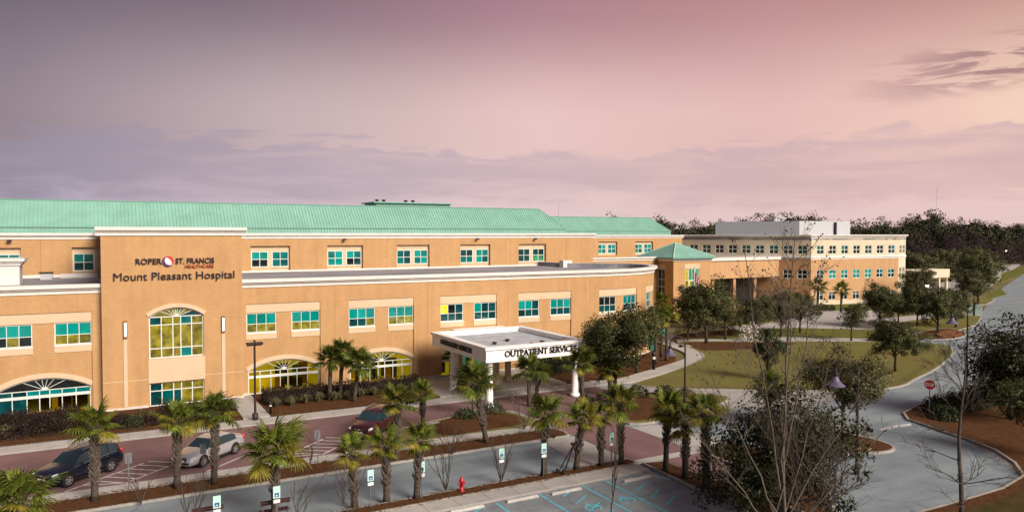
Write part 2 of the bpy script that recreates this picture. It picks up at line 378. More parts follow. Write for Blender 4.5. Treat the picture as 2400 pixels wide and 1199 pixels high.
G_DARK = glass('dark_glass', (.006,.012,.013), var=.4)
G_OLIVE = glass('olive_lit_glass', (.085,.075,.012), emit=(.30,.235,.012), estr=.13, var=.55)
G_YELL = glass('yellow_lit_glass', (.2,.18,.02), emit=(.75,.62,.02), estr=.22, var=.4)
G_GREEN = glass('green_lit_glass', (.02,.11,.06), emit=(.05,.28,.11), estr=.14, var=.5)
def clear_glass():
    m = bpy.data.materials.new('tinted_clear_glass'); m.use_nodes = True; nt = m.node_tree; nt.nodes.clear(); N = nt.nodes.new; L = nt.links.new
    tr = N('ShaderNodeBsdfTransparent'); tr.inputs[0].default_value = (.88,.84,.45,1)
    gl = N('ShaderNodeBsdfGlossy'); gl.inputs['Roughness'].default_value = .04; gl.inputs[0].default_value = (.5,.8,.75,1)
    fr = N('ShaderNodeFresnel'); fr.inputs[0].default_value = 1.45
    mx = N('ShaderNodeMixShader'); L(fr.outputs[0], mx.inputs[0]); L(tr.outputs[0], mx.inputs[1]); L(gl.outputs[0], mx.inputs[2])
    o = N('ShaderNodeOutputMaterial'); L(mx.outputs[0], o.inputs[0]); return m
G_CLEAR = clear_glass()
M_ROOM = mat('glowing_yellow_room', (.6,.5,.08), .9, emit=(.62,.52,.02), estr=.075, var=.35, vscale=.9)  # room surfaces emit this yellow themselves, standing in for indoor lamps
M_ROOMD = mat('glowing_orange_room', (.5,.3,.06), .9, emit=(.55,.38,.02), estr=.08)  # same self-glowing room surface in orange, no lamp inside
M_FURN = mat('dark_furniture', (.02,.015,.012), .7)

# ------------------------------------------------------------------ wall / window kit
class Path:
    def __init__(s, pts):
        s.p = [Vector((*q, 0)) for q in pts]; s.c = [0.0]
        for a, b in zip(s.p, s.p[1:]): s.c.append(s.c[-1]+(b-a).length)
        s.len = s.c[-1]
    def at(s, t):
        i = 0
        while i < len(s.c)-2 and t > s.c[i+1]+1e-6: i += 1
        a, b = s.p[i], s.p[i+1]; d = (b-a).normalized()
        return a + d*(t-s.c[i]), d
    def P(s, t, z, d=0.0):
        q, u = s.at(t); n = Vector((u.y, -u.x, 0))
        return (q.x-n.x*d, q.y-n.y*d, z)
    def breaks(s, a, b, step=1.4):
        out = {round(a, 4), round(b, 4)}
        out |= {round(c, 4) for c in s.c if a < c < b}
        return sorted(out)
    def frame(s, a, b, z, d=0.0):
        """matrix: x along the wall, y into the wall, z up; origin at (a, z)"""
        p = Vector(s.P(a, z, d)); q = Vector(s.P(b, z, d)); u = (q-p).normalized(); i = Vector((-u.y, u.x, 0))
        m = Matrix.Identity(4); m.col[0][:3] = u; m.col[1][:3] = i; m.col[3][:3] = p
        return m, (q-p).length

def arc_z(x, w, zs, rise):
    a = w/2; Rr = (a*a+rise*rise)/(2*rise)
    return zs + math.sqrt(max(0, Rr*Rr-(x-a)**2)) - (Rr-rise)

def wall(mb, path, d, s0, s1, z0, z1, holes=()):
    """holes: (a, b, z0, z1, depth[, spring]) - cut out, with reveals to depth; spring makes an arched head"""
    S = set(path.breaks(s0, s1)); Z = {z0, z1}
    for h in holes: S |= {h[0], h[1]}; S |= set(path.breaks(h[0], h[1])); Z |= {h[2], h[3]}
    S = sorted(x for x in S if s0-1e-3 <= x <= s1+1e-3); Z = sorted(z for z in Z if z0-1e-3 <= z <= z1+1e-3)
    for a, b in zip(S, S[1:]):
        if b-a < 1e-4: continue
        for c, e in zip(Z, Z[1:]):
            ms, mz = (a+b)/2, (c+e)/2
            if any(h[0] < ms < h[1] and h[2] < mz < h[3] for h in holes): continue
            mb.quad(path.P(a, c, d), path.P(b, c, d), path.P(b, e, d), path.P(a, e, d))
    for h in holes:
        a, b, c, e, dd = h[:5]; D = d+dd; br = path.breaks(a, b)
        top = h[5] if len(h) > 5 else e
        mb.quad(path.P(a, c, d), path.P(a, top, d), path.P(a, top, D), path.P(a, c, D))
        mb.quad(path.P(b, c, D), path.P(b, top, D), path.P(b, top, d), path.P(b, c, d))
        for p, q in zip(br, br[1:]):
            if c > z0+1e-3: mb.quad(path.P(p, c, d), path.P(p, c, D), path.P(q, c, D), path.P(q, c, d))
            if len(h) <= 5: mb.quad(path.P(p, e, d), path.P(q, e, d), path.P(q, e, D), path.P(p, e, D))
        if len(h) > 5:
            n = 18; w = b-a; xs = [w*i/n for i in range(n+1)]
            for x, y in zip(xs, xs[1:]):
                zx, zy = arc_z(x, w, top, e-top), arc_z(y, w, top, e-top)
                mb.quad(path.P(a+x, zx, d), path.P(a+y, zy, d), path.P(a+y, e, d), path.P(a+x, e, d))
                mb.quad(path.P(a+x, zx, d), path.P(a+x, zx, D), path.P(a+y, zy, D), path.P(a+y, zy, d))

def slab_on(mb, path, s0, s1, z0, z1, dout, din):
    """band standing proud of a wall by dout (and reaching din behind it)"""
    S = path.breaks(s0, s1)
    for a, b in zip(S, S[1:]):
        o = lambda t, z: path.P(t, z, -dout)
        i = lambda t, z: path.P(t, z, din)
        mb.quad(o(a,z0), o(b,z0), o(b,z1), o(a,z1)); mb.quad(o(a,z1), o(b,z1), i(b,z1), i(a,z1)); mb.quad(i(a,z0), i(b,z0), o(b,z0), o(a,z0))
        mb.quad(i(b,z0), i(a,z0), i(a,z1), i(b,z1))
    for t, fl in ((s0, 0), (s1, 1)):
        q = [path.P(t,z0,din), path.P(t,z0,-dout), path.P(t,z1,-dout), path.P(t,z1,din)]
        mb.quad(*(q if not fl else q[::-1]))

def cornice(parent, path, s0, s1, z0, z1, outs=(.08,.22,.38), din=.3, name='cornice', mt=None):
    mb = MB(); k = len(outs); zs = [z0+(z1-z0)*f for f in (0,.42,.62,1)] if k == 3 else [z0, (z0+z1)/2, z1]
    for i, o in enumerate(outs): slab_on(mb, path, s0, s1, zs[i], zs[i+1], o, din-.002*i)
    return mb.build(name, mt or M_WHITE, parent)

_wc = {}
def window_mesh(w, h, cols, rows, fw, bar):
    key = (round(w,2), round(h,2), tuple(cols), tuple(rows), fw, bar)
    if key in _wc: return _wc[key]
    mb = MB()
    mb.box(0, fw, -.03, .09, 0, h); mb.box(w-fw, w, -.03, .09, 0, h); mb.box(fw, w-fw, -.03, .09, 0, fw); mb.box(fw, w-fw, -.03, .09, h-fw, h)
    xs = [fw]; zs = [fw]
    for c in cols: xs.append(xs[-1]+(w-2*fw)*c)
    for r in rows: zs.append(zs[-1]+(h-2*fw)*r)
    for x in xs[1:-1]: mb.box(x-bar/2, x+bar/2, -.015, .08, fw, h-fw)
    for z in zs[1:-1]:
        for a, b in zip(xs, xs[1:]): mb.box(a+bar/2 if a > fw else a, b-bar/2 if b < w-fw-1e-3 else b, -.012, .078, z-bar/2, z+bar/2)
    me = mb.mesh('window', M_FRAME); panes = []
    for i in range(len(rows)):
        for j in range(len(cols)): panes.append((xs[j], xs[j+1], zs[i], zs[i+1]))
    _wc[key] = (me, panes); return _wc[key]
_pc = {}
def pane_mesh(w, h, mt):
    key = (round(w,2), round(h,2), mt.name)
    if key not in _pc:
        _pc[key] = MB().box(0, w, 0, .012, 0, h).mesh('pane', mt)
    return _pc[key]
def window(parent, m, w, h, cols, rows, mats, fw=.075, bar=.05, name='window'):
    """mats: list of glass materials, bottom row first"""
    me, ps = window_mesh(w, h, cols, rows, fw, bar)
    o = obj(name, me, parent, m)
    for k, (x0, x1, z0, z1) in enumerate(ps):
        mt = mats[k % len(mats)]
        obj('pane', pane_mesh(x1-x0, z1-z0, mt), o, m @ Matrix.Translation((x0, .03, z0)))
    return o
def strip_arc(mb, w, zs, rise, t0, t1, y0, y1, x_off=0, n=20):
    """solid segmental arch strip between offsets t0 and t1 measured outward from the arch line"""
    a = w/2; Rr = (a*a+rise*rise)/(2*rise); cz = zs+rise-Rr; th = math.asin(min(1, a/Rr))
    pts = []
    for i in range(n+1):
        t = -th+2*th*i/n
        pts.append([(x_off+a+(Rr+q)*math.sin(t), cz+(Rr+q)*math.cos(t)) for q in (t0, t1)])
    for p, q in zip(pts, pts[1:]):
        (ax,az),(bx,bz) = p; (cx,cz2),(dx,dz) = q
        mb.quad((ax,y0,az),(cx,y0,cz2),(dx,y0,dz),(bx,y0,bz)); mb.quad((bx,y0,bz),(dx,y0,dz),(dx,y1,dz),(bx,y1,bz))
        mb.quad((ax,y1,az),(cx,y1,cz2),(cx,y0,cz2),(ax,y0,az)); mb.quad((bx,y1,bz),(dx,y1,dz),(cx,y1,cz2),(ax,y1,az))
    for (ax,az),(bx,bz) in (pts[0], pts[-1]): mb.quad((ax,y0,az),(bx,y0,bz),(bx,y1,bz),(ax,y1,az))

def arch_window(parent, m, w, zs, rise, bars_z, cols, mats_fn, fan=7, thick=None, fw=.09, bar=.07):
    """arched window standing on z=0; bars_z: heights of horizontal bars, last = base of the fan"""
    mb = MB(); top = zs
    mb.box(0, fw, -.03, .1, 0, top); mb.box(w-fw, w, -.03, .1, 0, top); mb.box(fw, w-fw, -.03, .1, 0, fw)
    strip_arc(mb, w, zs, rise, -fw, 0, -.03, .1)
    xs = [fw]
    for c in cols: xs.append(xs[-1]+(w-2*fw)*c)
    zz = [fw]+list(bars_z)
    for x in xs[1:-1]: mb.box(x-bar/2, x+bar/2, -.015, .085, fw, zz[-1])
    for i, z in enumerate(bars_z):
        hb = thick[i]/2 if thick else bar/2
        mb.box(fw, w-fw, -.022-.002*i, .09, z-hb, z+hb)
    cx = w/2; fz = zz[-1]; rr = []
    for k in range(1, fan):
        t = math.pi*k/fan; dx, dz = math.cos(t), math.sin(t)
        L_ = 0.0
        while L_ < w and 0 < cx+dx*L_ < w and fz+dz*L_ < arc_z(cx+dx*L_, w, zs, rise): L_ += .02
        rr.append((dx, dz, L_))
        q = Matrix.Translation((cx, 0, fz)) @ Matrix.Rotation(-math.atan2(dz, dx), 4, 'Y')
        mb.box(.0, L_, -.012, .07, -bar*.26, bar*.26, q)
    mb.lathe([(0,-.03),(w*.035,-.03),(w*.035,.0)], 12, (0,0,0)) if False else None
    q = Matrix.Translation((cx, 0, fz)); mb.box(-w*.03, w*.03, -.04, .09, 0, w*.035, q)
    o = obj('arched_window', mb.mesh('arched_window', M_FRAME), parent, m)
    for i in range(len(zz)-1):
        for j in range(len(cols)):
            mt = mats_fn(i, j)
            obj('pane', pane_mesh(xs[j+1]-xs[j], zz[i+1]-zz[i], mt), o, m @ Matrix.Translation((xs[j], .03, zz[i])))
    # fan lights
    angs = [0]+[math.pi*k/fan for k in range(1, fan)]+[math.pi]
    for k in range(fan):
        pts = [(cx, .04, fz)]
        for t in np.linspace(angs[k], angs[k+1], 4):
            dx, dz = math.cos(t), math.sin(t); L_ = .02
            while 0 < cx+dx*L_ < w and fz+dz*L_ < arc_z(min(max(cx+dx*L_,0),w), w, zs, rise)-.02 and L_ < w: L_ += .03
            pts.append((cx+dx*L_, .04, fz+dz*L_))
        f = MB(); f.quad(*pts); obj('pane', f.mesh('pane', mats_fn(9, k)), o, m)
    return o
M_WOODY = mat('wood_panel', (.30,.15,.04), .6, var=.3, vscale=2); M_SAGE = mat('sage_panel', (.10,.14,.05), .7)
def room(parent, m, w, h, depth, mt, furniture=()):
    """room behind a clear window; its surfaces glow in place of lamps"""
    mb = MB(); mb.quad((0,depth,0),(w,depth,0),(w,depth,h),(0,depth,h)); mb.quad((0,.2,0),(0,depth,0),(0,depth,h),(0,.2,h)); mb.quad((w,depth,0),(w,.2,0),(w,.2,h),(w,depth,h))
    mb.quad((0,.2,0),(w,.2,0),(w,depth,0),(0,depth,0)); mb.quad((0,.2,h),(0,depth,h),(w,depth,h),(w,.2,h))
    o = obj('glowing_room', mb.mesh('glowing_room', mt), parent, m)
    for k, (x0, x1, y0, y1, z0, z1) in enumerate(furniture):
        f = MB().box(x0, x1, y0, y1, z0, z1); obj('furniture', f.mesh('furniture', [M_FURN, M_FURN, M_WOODY, M_SAGE][k % 4]), o, m)
    return o

# ================================================================== HOSPITAL
HB = thing('hospital_building', (25, 78), 'three-storey tan brick hospital with green metal roof and rounded right wing', 'building')
rnd = random.Random(3)

# ---- tower
TP = Path([(0.0, 66.0), (10.45, 66.0)])
tb = MB()
tw_holes = [(3.3, 7.38, 3.95, 8.02, .35, 7.33), (3.3, 7.38, .1, 1.98, .35)]
wall(tb, TP, 0, 0, 10.45, 0, 13.9, tw_holes)
for p, q in (((0.0, 90.0), (0.0, 66.0)), ((10.45, 66.0), (10.45, 90.0))): wall(tb, Path([p, q]), 0, 0, 24, 0, 13.9)
tb.quad((0,66,14.2),(10.45,66,14.2),(10.45,90,14.2),(0,90,14.2))
tb.build('tower_wall', M_BRICK, HB)
TPc = Path([(0.0, 89.5), (0.0, 66.0), (10.45, 66.0), (10.45, 89.5)])
for i, (a, b) in enumerate(((0, 23.5), (23.5, 33.95), (33.95, 57.45))):
    pa = [Path([(-.0, 89.5), (-.0, 66.32)]), Path([(-.38, 66.0), (10.83, 66.0)]), Path([(10.45, 66.32), (10.45, 89.5)])][i]
    cornice(HB, pa, 0, pa.len, 13.87+.002*i, 14.55+.002*i, (.1,.22,.38))
m, w = TP.frame(3.3, 7.38, 3.95, .2)
def tw_mat(i, j): return G_DTEAL if (j < 1 and i > 1) else rnd.choice([G_OLIVE, G_OLIVE, G_OLIVE, G_TEAL2 if j > 2 else G_OLIVE])
arch_window(HB, m, 4.08, 3.38, .69, [.8, 2.7, 3.34], [.21,.22,.15,.21,.21], tw_mat, fan=9, bar=.075)
am = MB(); strip_arc(am, 4.08, 3.38, .69, .03, .36, -.08, .3); am.build('arch_band', M_CREAM, HB, TP.frame(3.3, 7.38, 3.95, 0)[0])
MB().box(3.22, 7.46, 65.95, 66.3, 2.02, 3.93).build('cream_panel', M_CREAM, HB)
m, w = TP.frame(3.3, 7.38, .1, .2)
window(HB, m, 4.08, 1.88, [.21,.22,.15,.21,.21], [.66,.34], [G_DTEAL,G_TEAL2,G_DTEAL,G_OLIVE,G_OLIVE,G_DTEAL,G_OLIVE,G_OLIVE,G_OLIVE,G_OLIVE], bar=.075)
for x in (1.6, 8.9):
    MB().box(x-.13, x+.13, 65.94, 66.0, .3, 5.75).build('pilaster_strip', M_CREAM, HB)
for a_, b_ in ((-.06, 3.2), (7.46, 10.51)): MB().box(a_, b_, 65.92, 66.05, 0, .28).build('stone_plinth', M_STONE, HB)
MB().box(0.02, 10.43, 65.985, 66.0, 2.32, 2.37).build('brick_joint_line', M_CREAM, HB)
# ---- wall lanterns on the tower
M_BRONZE = mat('lantern_bronze', (.16,.08,.03), .4, .5)
M_LGLOW = mat('lantern_glow', (.9,.7,.4), .4, emit=(1,.72,.35), estr=.9)
for x, lb in ((1.62, 'tall amber wall lantern on brick tower, left of the arched window'), (8.9, 'tall amber wall lantern on brick tower, right of the arched window')):
    t = thing('wall_lantern', (x, 65.9, 5.8), lb, 'lantern', 'tower wall lanterns')
    b = MB(); b.box(x-.13, x+.13, 65.80, 65.94, 5.78, 5.9); b.box(x-.13, x+.13, 65.80, 65.94, 7.02, 7.14); b.box(x-.13, x-.09, 65.80, 65.94, 5.9, 7.02); b.box(x+.09, x+.13, 65.80, 65.94, 5.9, 7.02); b.box(x-.09, x+.09, 65.9, 65.94, 5.9, 7.02)
    b.build('housing', M_BRONZE, t)
    MB().box(x-.08, x+.08, 65.82, 65.895, 5.92, 7.0).build('lamp_glass', M_LGLOW, t)

# ---- two-storey wings (left straight wing, right wing with rounded end)
LW = Path([(-26.0, 66.75), (0.0, 66.75)])
wp = [(10.45, 66.9), (48.6, 66.1)]
a0 = math.atan2(-.8, 38.15)
for k in range(1, 11):
    t = R(58)*k/10; wp.append((48.6+14*math.sin(t), 66.1+14*(1-math.cos(t))))
ex, ey = wp[-1]; c2x, c2y = ex-6*math.sin(R(58)), ey+6*math.cos(R(58))
for k in range(1, 11):
    t = R(58)+R(84)*k/10; wp.append((c2x+6*math.sin(t), c2y-6*math.cos(t)))
wp += [(55.2, 84.0), (54.6, 90.0)]
RW = Path(wp)
ZW = 9.38
T3J = Path([(-26.0, 90.0), (63.6, 90.0)])
bays_r = [(.45,6.8), (9.4,15.72), (18.45,24.6), (27.1,33.5), (37.1,43.05), (45.4,51.5)]
bays_l = [(26-7.05-.1, 26-.68), (26-16.2, 26-9.8)]
ROOMS = []
def wing(path, bays, s_end, label_seed):
    wl = MB(); DR = .14
    holes = [(a, b, 0.0, 7.95, DR) for a, b in bays]
    wall(wl, path, 0, 0, s_end, 0, ZW+.1, holes)
    for bi, (a, b) in enumerate(bays):
        W = b-a; ww = min(2.5, (W-1.2)/2)
        wins = [(a+.02, a+.02+ww), (b-.02-ww, b-.02)]
        arch = (a+.12, b-.12, .05, 2.95, .3, 2.1)
        hl = [(p, q, 5.42, 7.14, .12) for p, q in wins]
        if label_seed == 0 or bi < 4: hl.append(arch)
        rec = MB(); wall(rec, path, DR, a, b, 0, 7.95, hl); rec.build('bay_wall', M_BRICK, HB)
        lb = MB(); slab_on(lb, path, a+.01, b-.01, 7.17, 7.93, -DR+.06, DR+.05); lb.build('lintel_band', M_CREAM, HB)
        for wi, (p, q) in enumerate(wins):
            m, w_ = path.frame(p, q, 5.42, DR+.07)
            k = bi*2+wi
            if label_seed: mats = [G_OLIVE]*3+[G_TEAL]*3 if k in (0,1,3) else ([G_DTEAL]*2+[G_OLIVE]+[G_TEAL]*3 if k == 2 else None)
            else: mats = [G_OLIVE]*3+[G_TEAL]*3 if k % 2 else [G_DARK,G_OLIVE,G_DARK]+[G_TEAL]*3
            if mats is None:
                if k == 4: mats = [G_DTEAL]*3+[G_YELL, G_DARK, G_DTEAL]
                elif k == 5: mats = [G_DTEAL]*3+[G_TEAL, G_DTEAL, G_DTEAL]
                elif k == 6: mats = [G_DTEAL]*3+[G_TEAL, G_TEAL, G_DTEAL]
                elif k == 7: mats = [G_DTEAL]*3+[G_TEAL]*3
                elif k == 8: mats = [G_DTEAL]*3+[G_DARK]*3
                else: mats = [G_DTEAL]*3+[G_TEAL2]*3
            o = window(HB, m, w_, 1.72, [1/3]*3, [.44,.56], mats)
            s_ = MB().box(-.04, w_+.04, -.14, .02, -.09, 0); obj('sill', s_.mesh('sill', M_FRAME), o, m)
            ap = MB(); slab_on(ap, path, p-.02, q+.02, 4.86, 5.32, -DR+.05, DR+.03); ap.build('apron_panel', M_CREAM, HB)
        if label_seed == 0 or bi < 4:
            m, w_ = path.frame(arch[0], arch[1], .05, DR+.16)
            arch_window(HB, m, w_, 2.05, .85, [1.5, 1.98], [.155,.155,.135,.11,.135,.155,.155], (lambda i, j: (G_DARK if i == 9 else (G_DTEAL if j < 2 else G_TEAL2) if i == 1 else (G_DTEAL if j < 2 else G_CLEAR))) if not label_seed else (lambda i, j: G_CLEAR), fan=7, thick=[.22,.06], bar=.06)
            bd = MB(); strip_arc(bd, w_, 2.05, .85, .02, .40, -.22, .1); bd.build('arch_band', M_CREAM, HB, m)
            fr = []
            rr = random.Random(bi+10*label_seed)
            for _ in range(5):
                x = rr.uniform(.3, w_-1.2); y = rr.uniform(1.2, 2.6); hh = rr.choice([.7,.8,1.0,1.9]); fr.append((x, x+rr.uniform(.4,1.1), y, y+.5, 0, hh))
            for _ in range(3):
                x = rr.uniform(.1, w_-1.0); fr.append((x, x+rr.uniform(.5,1.0), 2.9, 3.1, 0, rr.choice([2.0,2.2,1.3])))
            fr.append((rr.uniform(1,3), rr.uniform(3.2,4.2), 3.3, 3.45, .9, 1.8))
            room(HB, m, w_, 3.1, 3.6, M_ROOM if (bi+label_seed) % 2 else M_ROOMD if not label_seed else M_ROOM, fr)
    wl.build('wing_wall', M_BRICK, HB)
wing(LW, bays_l, 26.0, 0)
wing(RW, bays_r, RW.len, 1)
for pth, nm in ((LW, 0), (RW, 1)):
    cornice(HB, pth, 0 if nm else 0, pth.len-(0 if nm else .0), ZW, 10.1, (.08,.24,.42), .55)
    s_prev = 0.0
    for a, b in sorted([(x+.1, y-.1) for x, y in (bays_l if not nm else bays_r[:4])])+[(pth.len, pth.len)]:
        if a-s_prev > .2: pl = MB(); slab_on(pl, pth, s_prev, a, 0, .25, .05, .02); pl.build('stone_plinth', M_STONE, HB)
        s_prev = b
# brick control joints
M_JOINT = mat('joint_sealant', (.30,.17,.07), .9)
for pth, ss in ((RW, [8.1, 17.1, 25.85, 35.3, 44.2]), (LW, [9.0, 18.0])):
    for s in ss:
        j = MB(); slab_on(j, pth, s, s+.035, .3, ZW, .006, .01); j.build('control_joint', M_JOINT, HB)
for s in (20.6, 31.0, 39.9, 48.8, 57.7, 66.6, 75.6, 84.8):
    j = MB(); slab_on(j, T3J, s, s+.04, 9.6, 13.44, .006, .01); j.build('control_joint', M_JOINT, HB)
# flat roofs
MB().prism([(-26,66.9),(-.01,66.9),(-.01,90),(-26,90)], 9.2, 9.5).build('flat_roof', M_MEMB, HB)
pr = [RW.P(s, 0, .4)[:2] for s in [x for x in RW.c]]
MB().prism([(10.5, 90.0)]+[(10.5, 67.2)]+pr[1:], 9.2, 9.52).build('flat_roof', M_MEMB, HB)
pw = MB(); 
for a, b in zip(RW.c, RW.c[1:]): pw.quad(RW.P(b, 9.5, .56), RW.P(a, 9.5, .56), RW.P(a, 10.09, .56), RW.P(b, 10.09, .56))
pw.build('parapet_inside', M_MEMB, HB)
MB().box(54.2, 55.6, 83.6, 84.6, 9.5, 10.45).build('parapet_end_block', M_WHITE, HB)

# ---- third storey
T3 = Path([(-26.0, 90.0), (63.6, 90.0)]); o3 = 26.0
b3 = [(o3+15.22+8.93*k, o3+15.22+8.93*k+4.5) for k in range(-4, 5)]
tw = MB(); wall(tw, T3, 0, 0, T3.len, 9.2, 13.5, [(a, b, 9.62, 12.6, .38) for a, b in b3])
wall(tw, Path([(63.6, 90.0), (63.6, 117.0)]), 0, 0, 27, 0, 13.5)
tw.build('third_storey_wall', M_BRICK, HB)
for a, b in b3:
    pan = MB(); wall(pan, T3, .38, a, b, 9.62, 12.6, [(a+.12, a+2.04, 10.1, 11.95, .1), (b-2.04, b-.12, 10.1, 11.95, .1)]); pan.build('cream_bay_wall', M_CREAM, HB)
SETS = [[G_DTEAL,G_DTEAL,G_TEAL2,G_TEAL2], [G_TEAL2]*4, [G_DARK,G_DARK,G_TEAL,G_TEAL], [G_TEAL2,G_TEAL2,G_TEAL2,G_DTEAL], [G_TEAL,G_TEAL,G_TEAL2,G_TEAL], [G_DARK,G_DTEAL,G_TEAL,G_TEAL2], [G_TEAL2,G_DTEAL,G_TEAL2,G_DTEAL], [G_TEAL2,G_TEAL,G_TEAL,G_TEAL2], [G_TEAL2,G_TEAL2,G_DTEAL,G_DTEAL], [G_TEAL,G_TEAL2,G_TEAL,G_TEAL2], [G_DTEAL]*4, [G_GREEN,G_GREEN,G_DTEAL,G_DTEAL]]
order = [0,0, 0,1, 0,1, 1,0, 2,1, 4,5, 6,7, 8,9, 10,11]
for k, (a, b) in enumerate(b3):
    for i, p in enumerate((a+.12, b-2.04)):
        m, w_ = T3.frame(p, p+1.92, 10.1, .42)
        o = window(HB, m, 1.92, 1.85, [.5,.5], [.5,.5], SETS[order[k*2+i]], fw=.09, bar=.07)
        s_ = MB().box(-.05, 1.97, -.12, .0, -.1, 0); obj('sill', s_.mesh('sill', M_CREAM), o, m)
cornice(HB, T3, 0, T3.len+.3, 13.45, 14.1, (.08,.2,.34), .4)
fl = MB(); slab_on(fl, T3, 36.6, T3.len-1, 9.5, 9.72, .06, .02); slab_on(fl, T3, 0, 25.9, 9.5, 9.8, .06, .02); fl.build('wall_flashing', M_WHITE, HB)
# small dark floodlights under the cornice
for x in (26.2, 44.4, 53.5, -8.0):
    MB().box(x-.2, x+.2, 89.5, 89.75, 13.22, 13.42).build('floodlight', M_DARKM, HB)

# ---- green standing-seam mansard roofs
def mansard(parent, x0, x1, y0, run, z0, zk, zr, seam, depth):
    """vertical kick z0..zk, slope zk..zr rising over run, hipped right end"""
    r = MB()
    r.quad((x0,y0,z0),(x1,y0,z0),(x1,y0,zk),(x0,y0,zk)); r.quad((x1,y0,z0),(x1,y0+depth,z0),(x1,y0+depth,zk),(x1,y0,zk))
    r.quad((x0,y0,zk),(x1,y0,zk),(x1-run,y0+run,zr),(x0,y0+run,zr))
    r.quad((x1,y0,zk),(x1,y0+depth,zk),(x1-run,y0+depth-run,zr),(x1-run,y0+run,zr))
    r.quad((x1,y0+depth,zk),(x0,y0+depth,zk),(x0,y0+depth-run,zr),(x1-run,y0+depth-run,zr))
    r.quad((x0,y0+run,zr-.15),(x1-run,y0+run,zr-.15),(x1-run,y0+depth-run,zr-.15),(x0,y0+depth-run,zr-.15))
    o = r.build('roof', M_ROOF, parent)
    L_ = math.hypot(run, zr-zk); ang = math.atan2(zr-zk, run)
    sm = MB().box(-.022, .022, 0, L_, 0, .06).mesh('seam', M_ROOF)
    km = MB().box(-.022, .022, -.05, 0, 0, zk-z0-.05).mesh('kick_seam', M_ROOF)
    x = x0+.3
    while x < x1-.1:
        f = 1.0 if x < x1-run else max(.02, (x1-x)/run)
        mm = Matrix.Translation((x, y0, zk)) @ Matrix.Rotation(ang, 4, 'X') @ Matrix.Diagonal((1, f, 1, 1))
        obj('seam', sm, o, mm); obj('kick_seam', km, o, Matrix.Translation((x, y0, z0)))
        x += seam
    c = MB(); c.box(x0, x1-run, y0+run-.08, y0+run+.1, zr-.03, zr+.1); c.build('ridge_cap', M_ROOF_D, o)
    e = MB(); e.box(x0, x1+.05, y0-.10, y0, zk-.09, zk+.02); e.build('eave_trim', M_ROOF_D, o)
    hp = MB(); hp.tube([(x1,y0,zk),(x1-run,y0+run,zr)], .07, 6); hp.build('hip_cap', M_ROOF_D, o)
    return o
mansard(HB, -26.0, 59.6, 91.5, 2.75, 13.7, 14.75, 17.62, .37, 24)
MB().box(-26, 63.5, 90.3, 91.6, 13.3, 13.75).build('roof_gutter_deck', M_GREYB, HB)
# rooftop plant behind the ridge
rp = thing('rooftop_unit', (42, 99, 17.4), 'low green flat-topped plant housing peeking above the long roof ridge', 'roof unit')
MB().box(33.4, 44.6, 99, 104, 17.3, 18.3).build('housing', M_ROOF_D, rp)
MB().box(33.0, 45.0, 98.6, 104.4, 18.3, 18.45).build('cap', M_ROOF, rp)
for x in (34.2, 35.2, 38.5, 39.6): MB().lathe([(.22,18.45),(.22,18.7),(.32,18.72),(.32,18.8),(0,18.9)], 10, (x, 101, 0)).build('vent', M_DARKM, rp)
# ---- rooftop screen box on the left wing
rb = thing('rooftop_enclosure', (-10.3, 80, 9.5), 'white boxed roof enclosure on the left wing roof at the picture edge', 'roof unit')
MB().box(-16.5, -6.3, 78, 81.5, 9.52, 11.25).build('screen_wall', M_WHITE, rb)
c = MB(); c.box(-16.6, -6.15, 77.85, 81.65, 11.25, 11.45); c.box(-16.6, -6.0, 77.7, 81.8, 11.47, 11.62); c.box(-16.6, -5.85, 77.55, 81.95, 11.62, 11.85); c.build('cornice', M_WHITE, rb)
MB().box(-6.3, -6.24, 78.0, 78.2, 9.52, 11.25).build('corner_post', M_GREYB, rb)
ub = thing('roof_vent_box', (-4.6, 86, 9.5), 'small grey vent box on the left wing roof beside the white enclosure', 'roof unit')
MB().box(-5.2, -4.2, 85.6, 86.6, 9.52, 10.15).build('box', M_GREYB, ub); MB().box(-5.3, -4.1, 85.5, 86.7, 10.15, 10.25).build('lid', M_DARKM, ub)
MB().box(-3.6, -.4, 88.0, 88.3, 9.52, 9.95).build('roof_kerb', M_WHITE, HB)

# ---- set-back block with second green roof (further along)
B2 = thing('rear_hospital_block', (90, 118), 'set-back brick hospital block with its own green hip roof', 'building')
P2 = Path([(63.7, 117.0), (105.0, 117.0)])
bb = [(83.9-63.7+8.93*k, 83.9-63.7+8.93*k+4.5) for k in range(0, 2)]
w2 = MB(); wall(w2, P2, 0, 0, P2.len, 0, 13.2, [(a, b, 9.9, 12.5, .38) for a, b in bb]); wall(w2, Path([(105.0,117.0),(105.0,130.0)]), 0, 0, 13, 0, 13.2); w2.build('wall', M_BRICK, B2)
for a, b in bb:
    pan = MB(); wall(pan, P2, .38, a, b, 9.9, 12.5, [(a+.12, a+2.04, 10.2, 12.0, .1), (b-2.04, b-.12, 10.2, 12.0, .1)]); pan.build('cream_bay_wall', M_CREAM, B2)
for a, b in bb:
    for p in (a+.12, b-2.04):
        m, w_ = P2.frame(p, p+1.92, 10.2, .42); window(B2, m, 1.92, 1.8, [.5,.5], [.5,.5], [G_TEAL, G_TEAL2, G_TEAL2, G_TEAL], fw=.1, bar=.09)
cornice(B2, P2, 0, P2.len+.3, 13.2, 13.8, (.08,.2,.34), .4)
mansard(B2, 60.0, 103.0, 118.2, 3.0, 13.4, 14.6, 17.3, .45, 16)
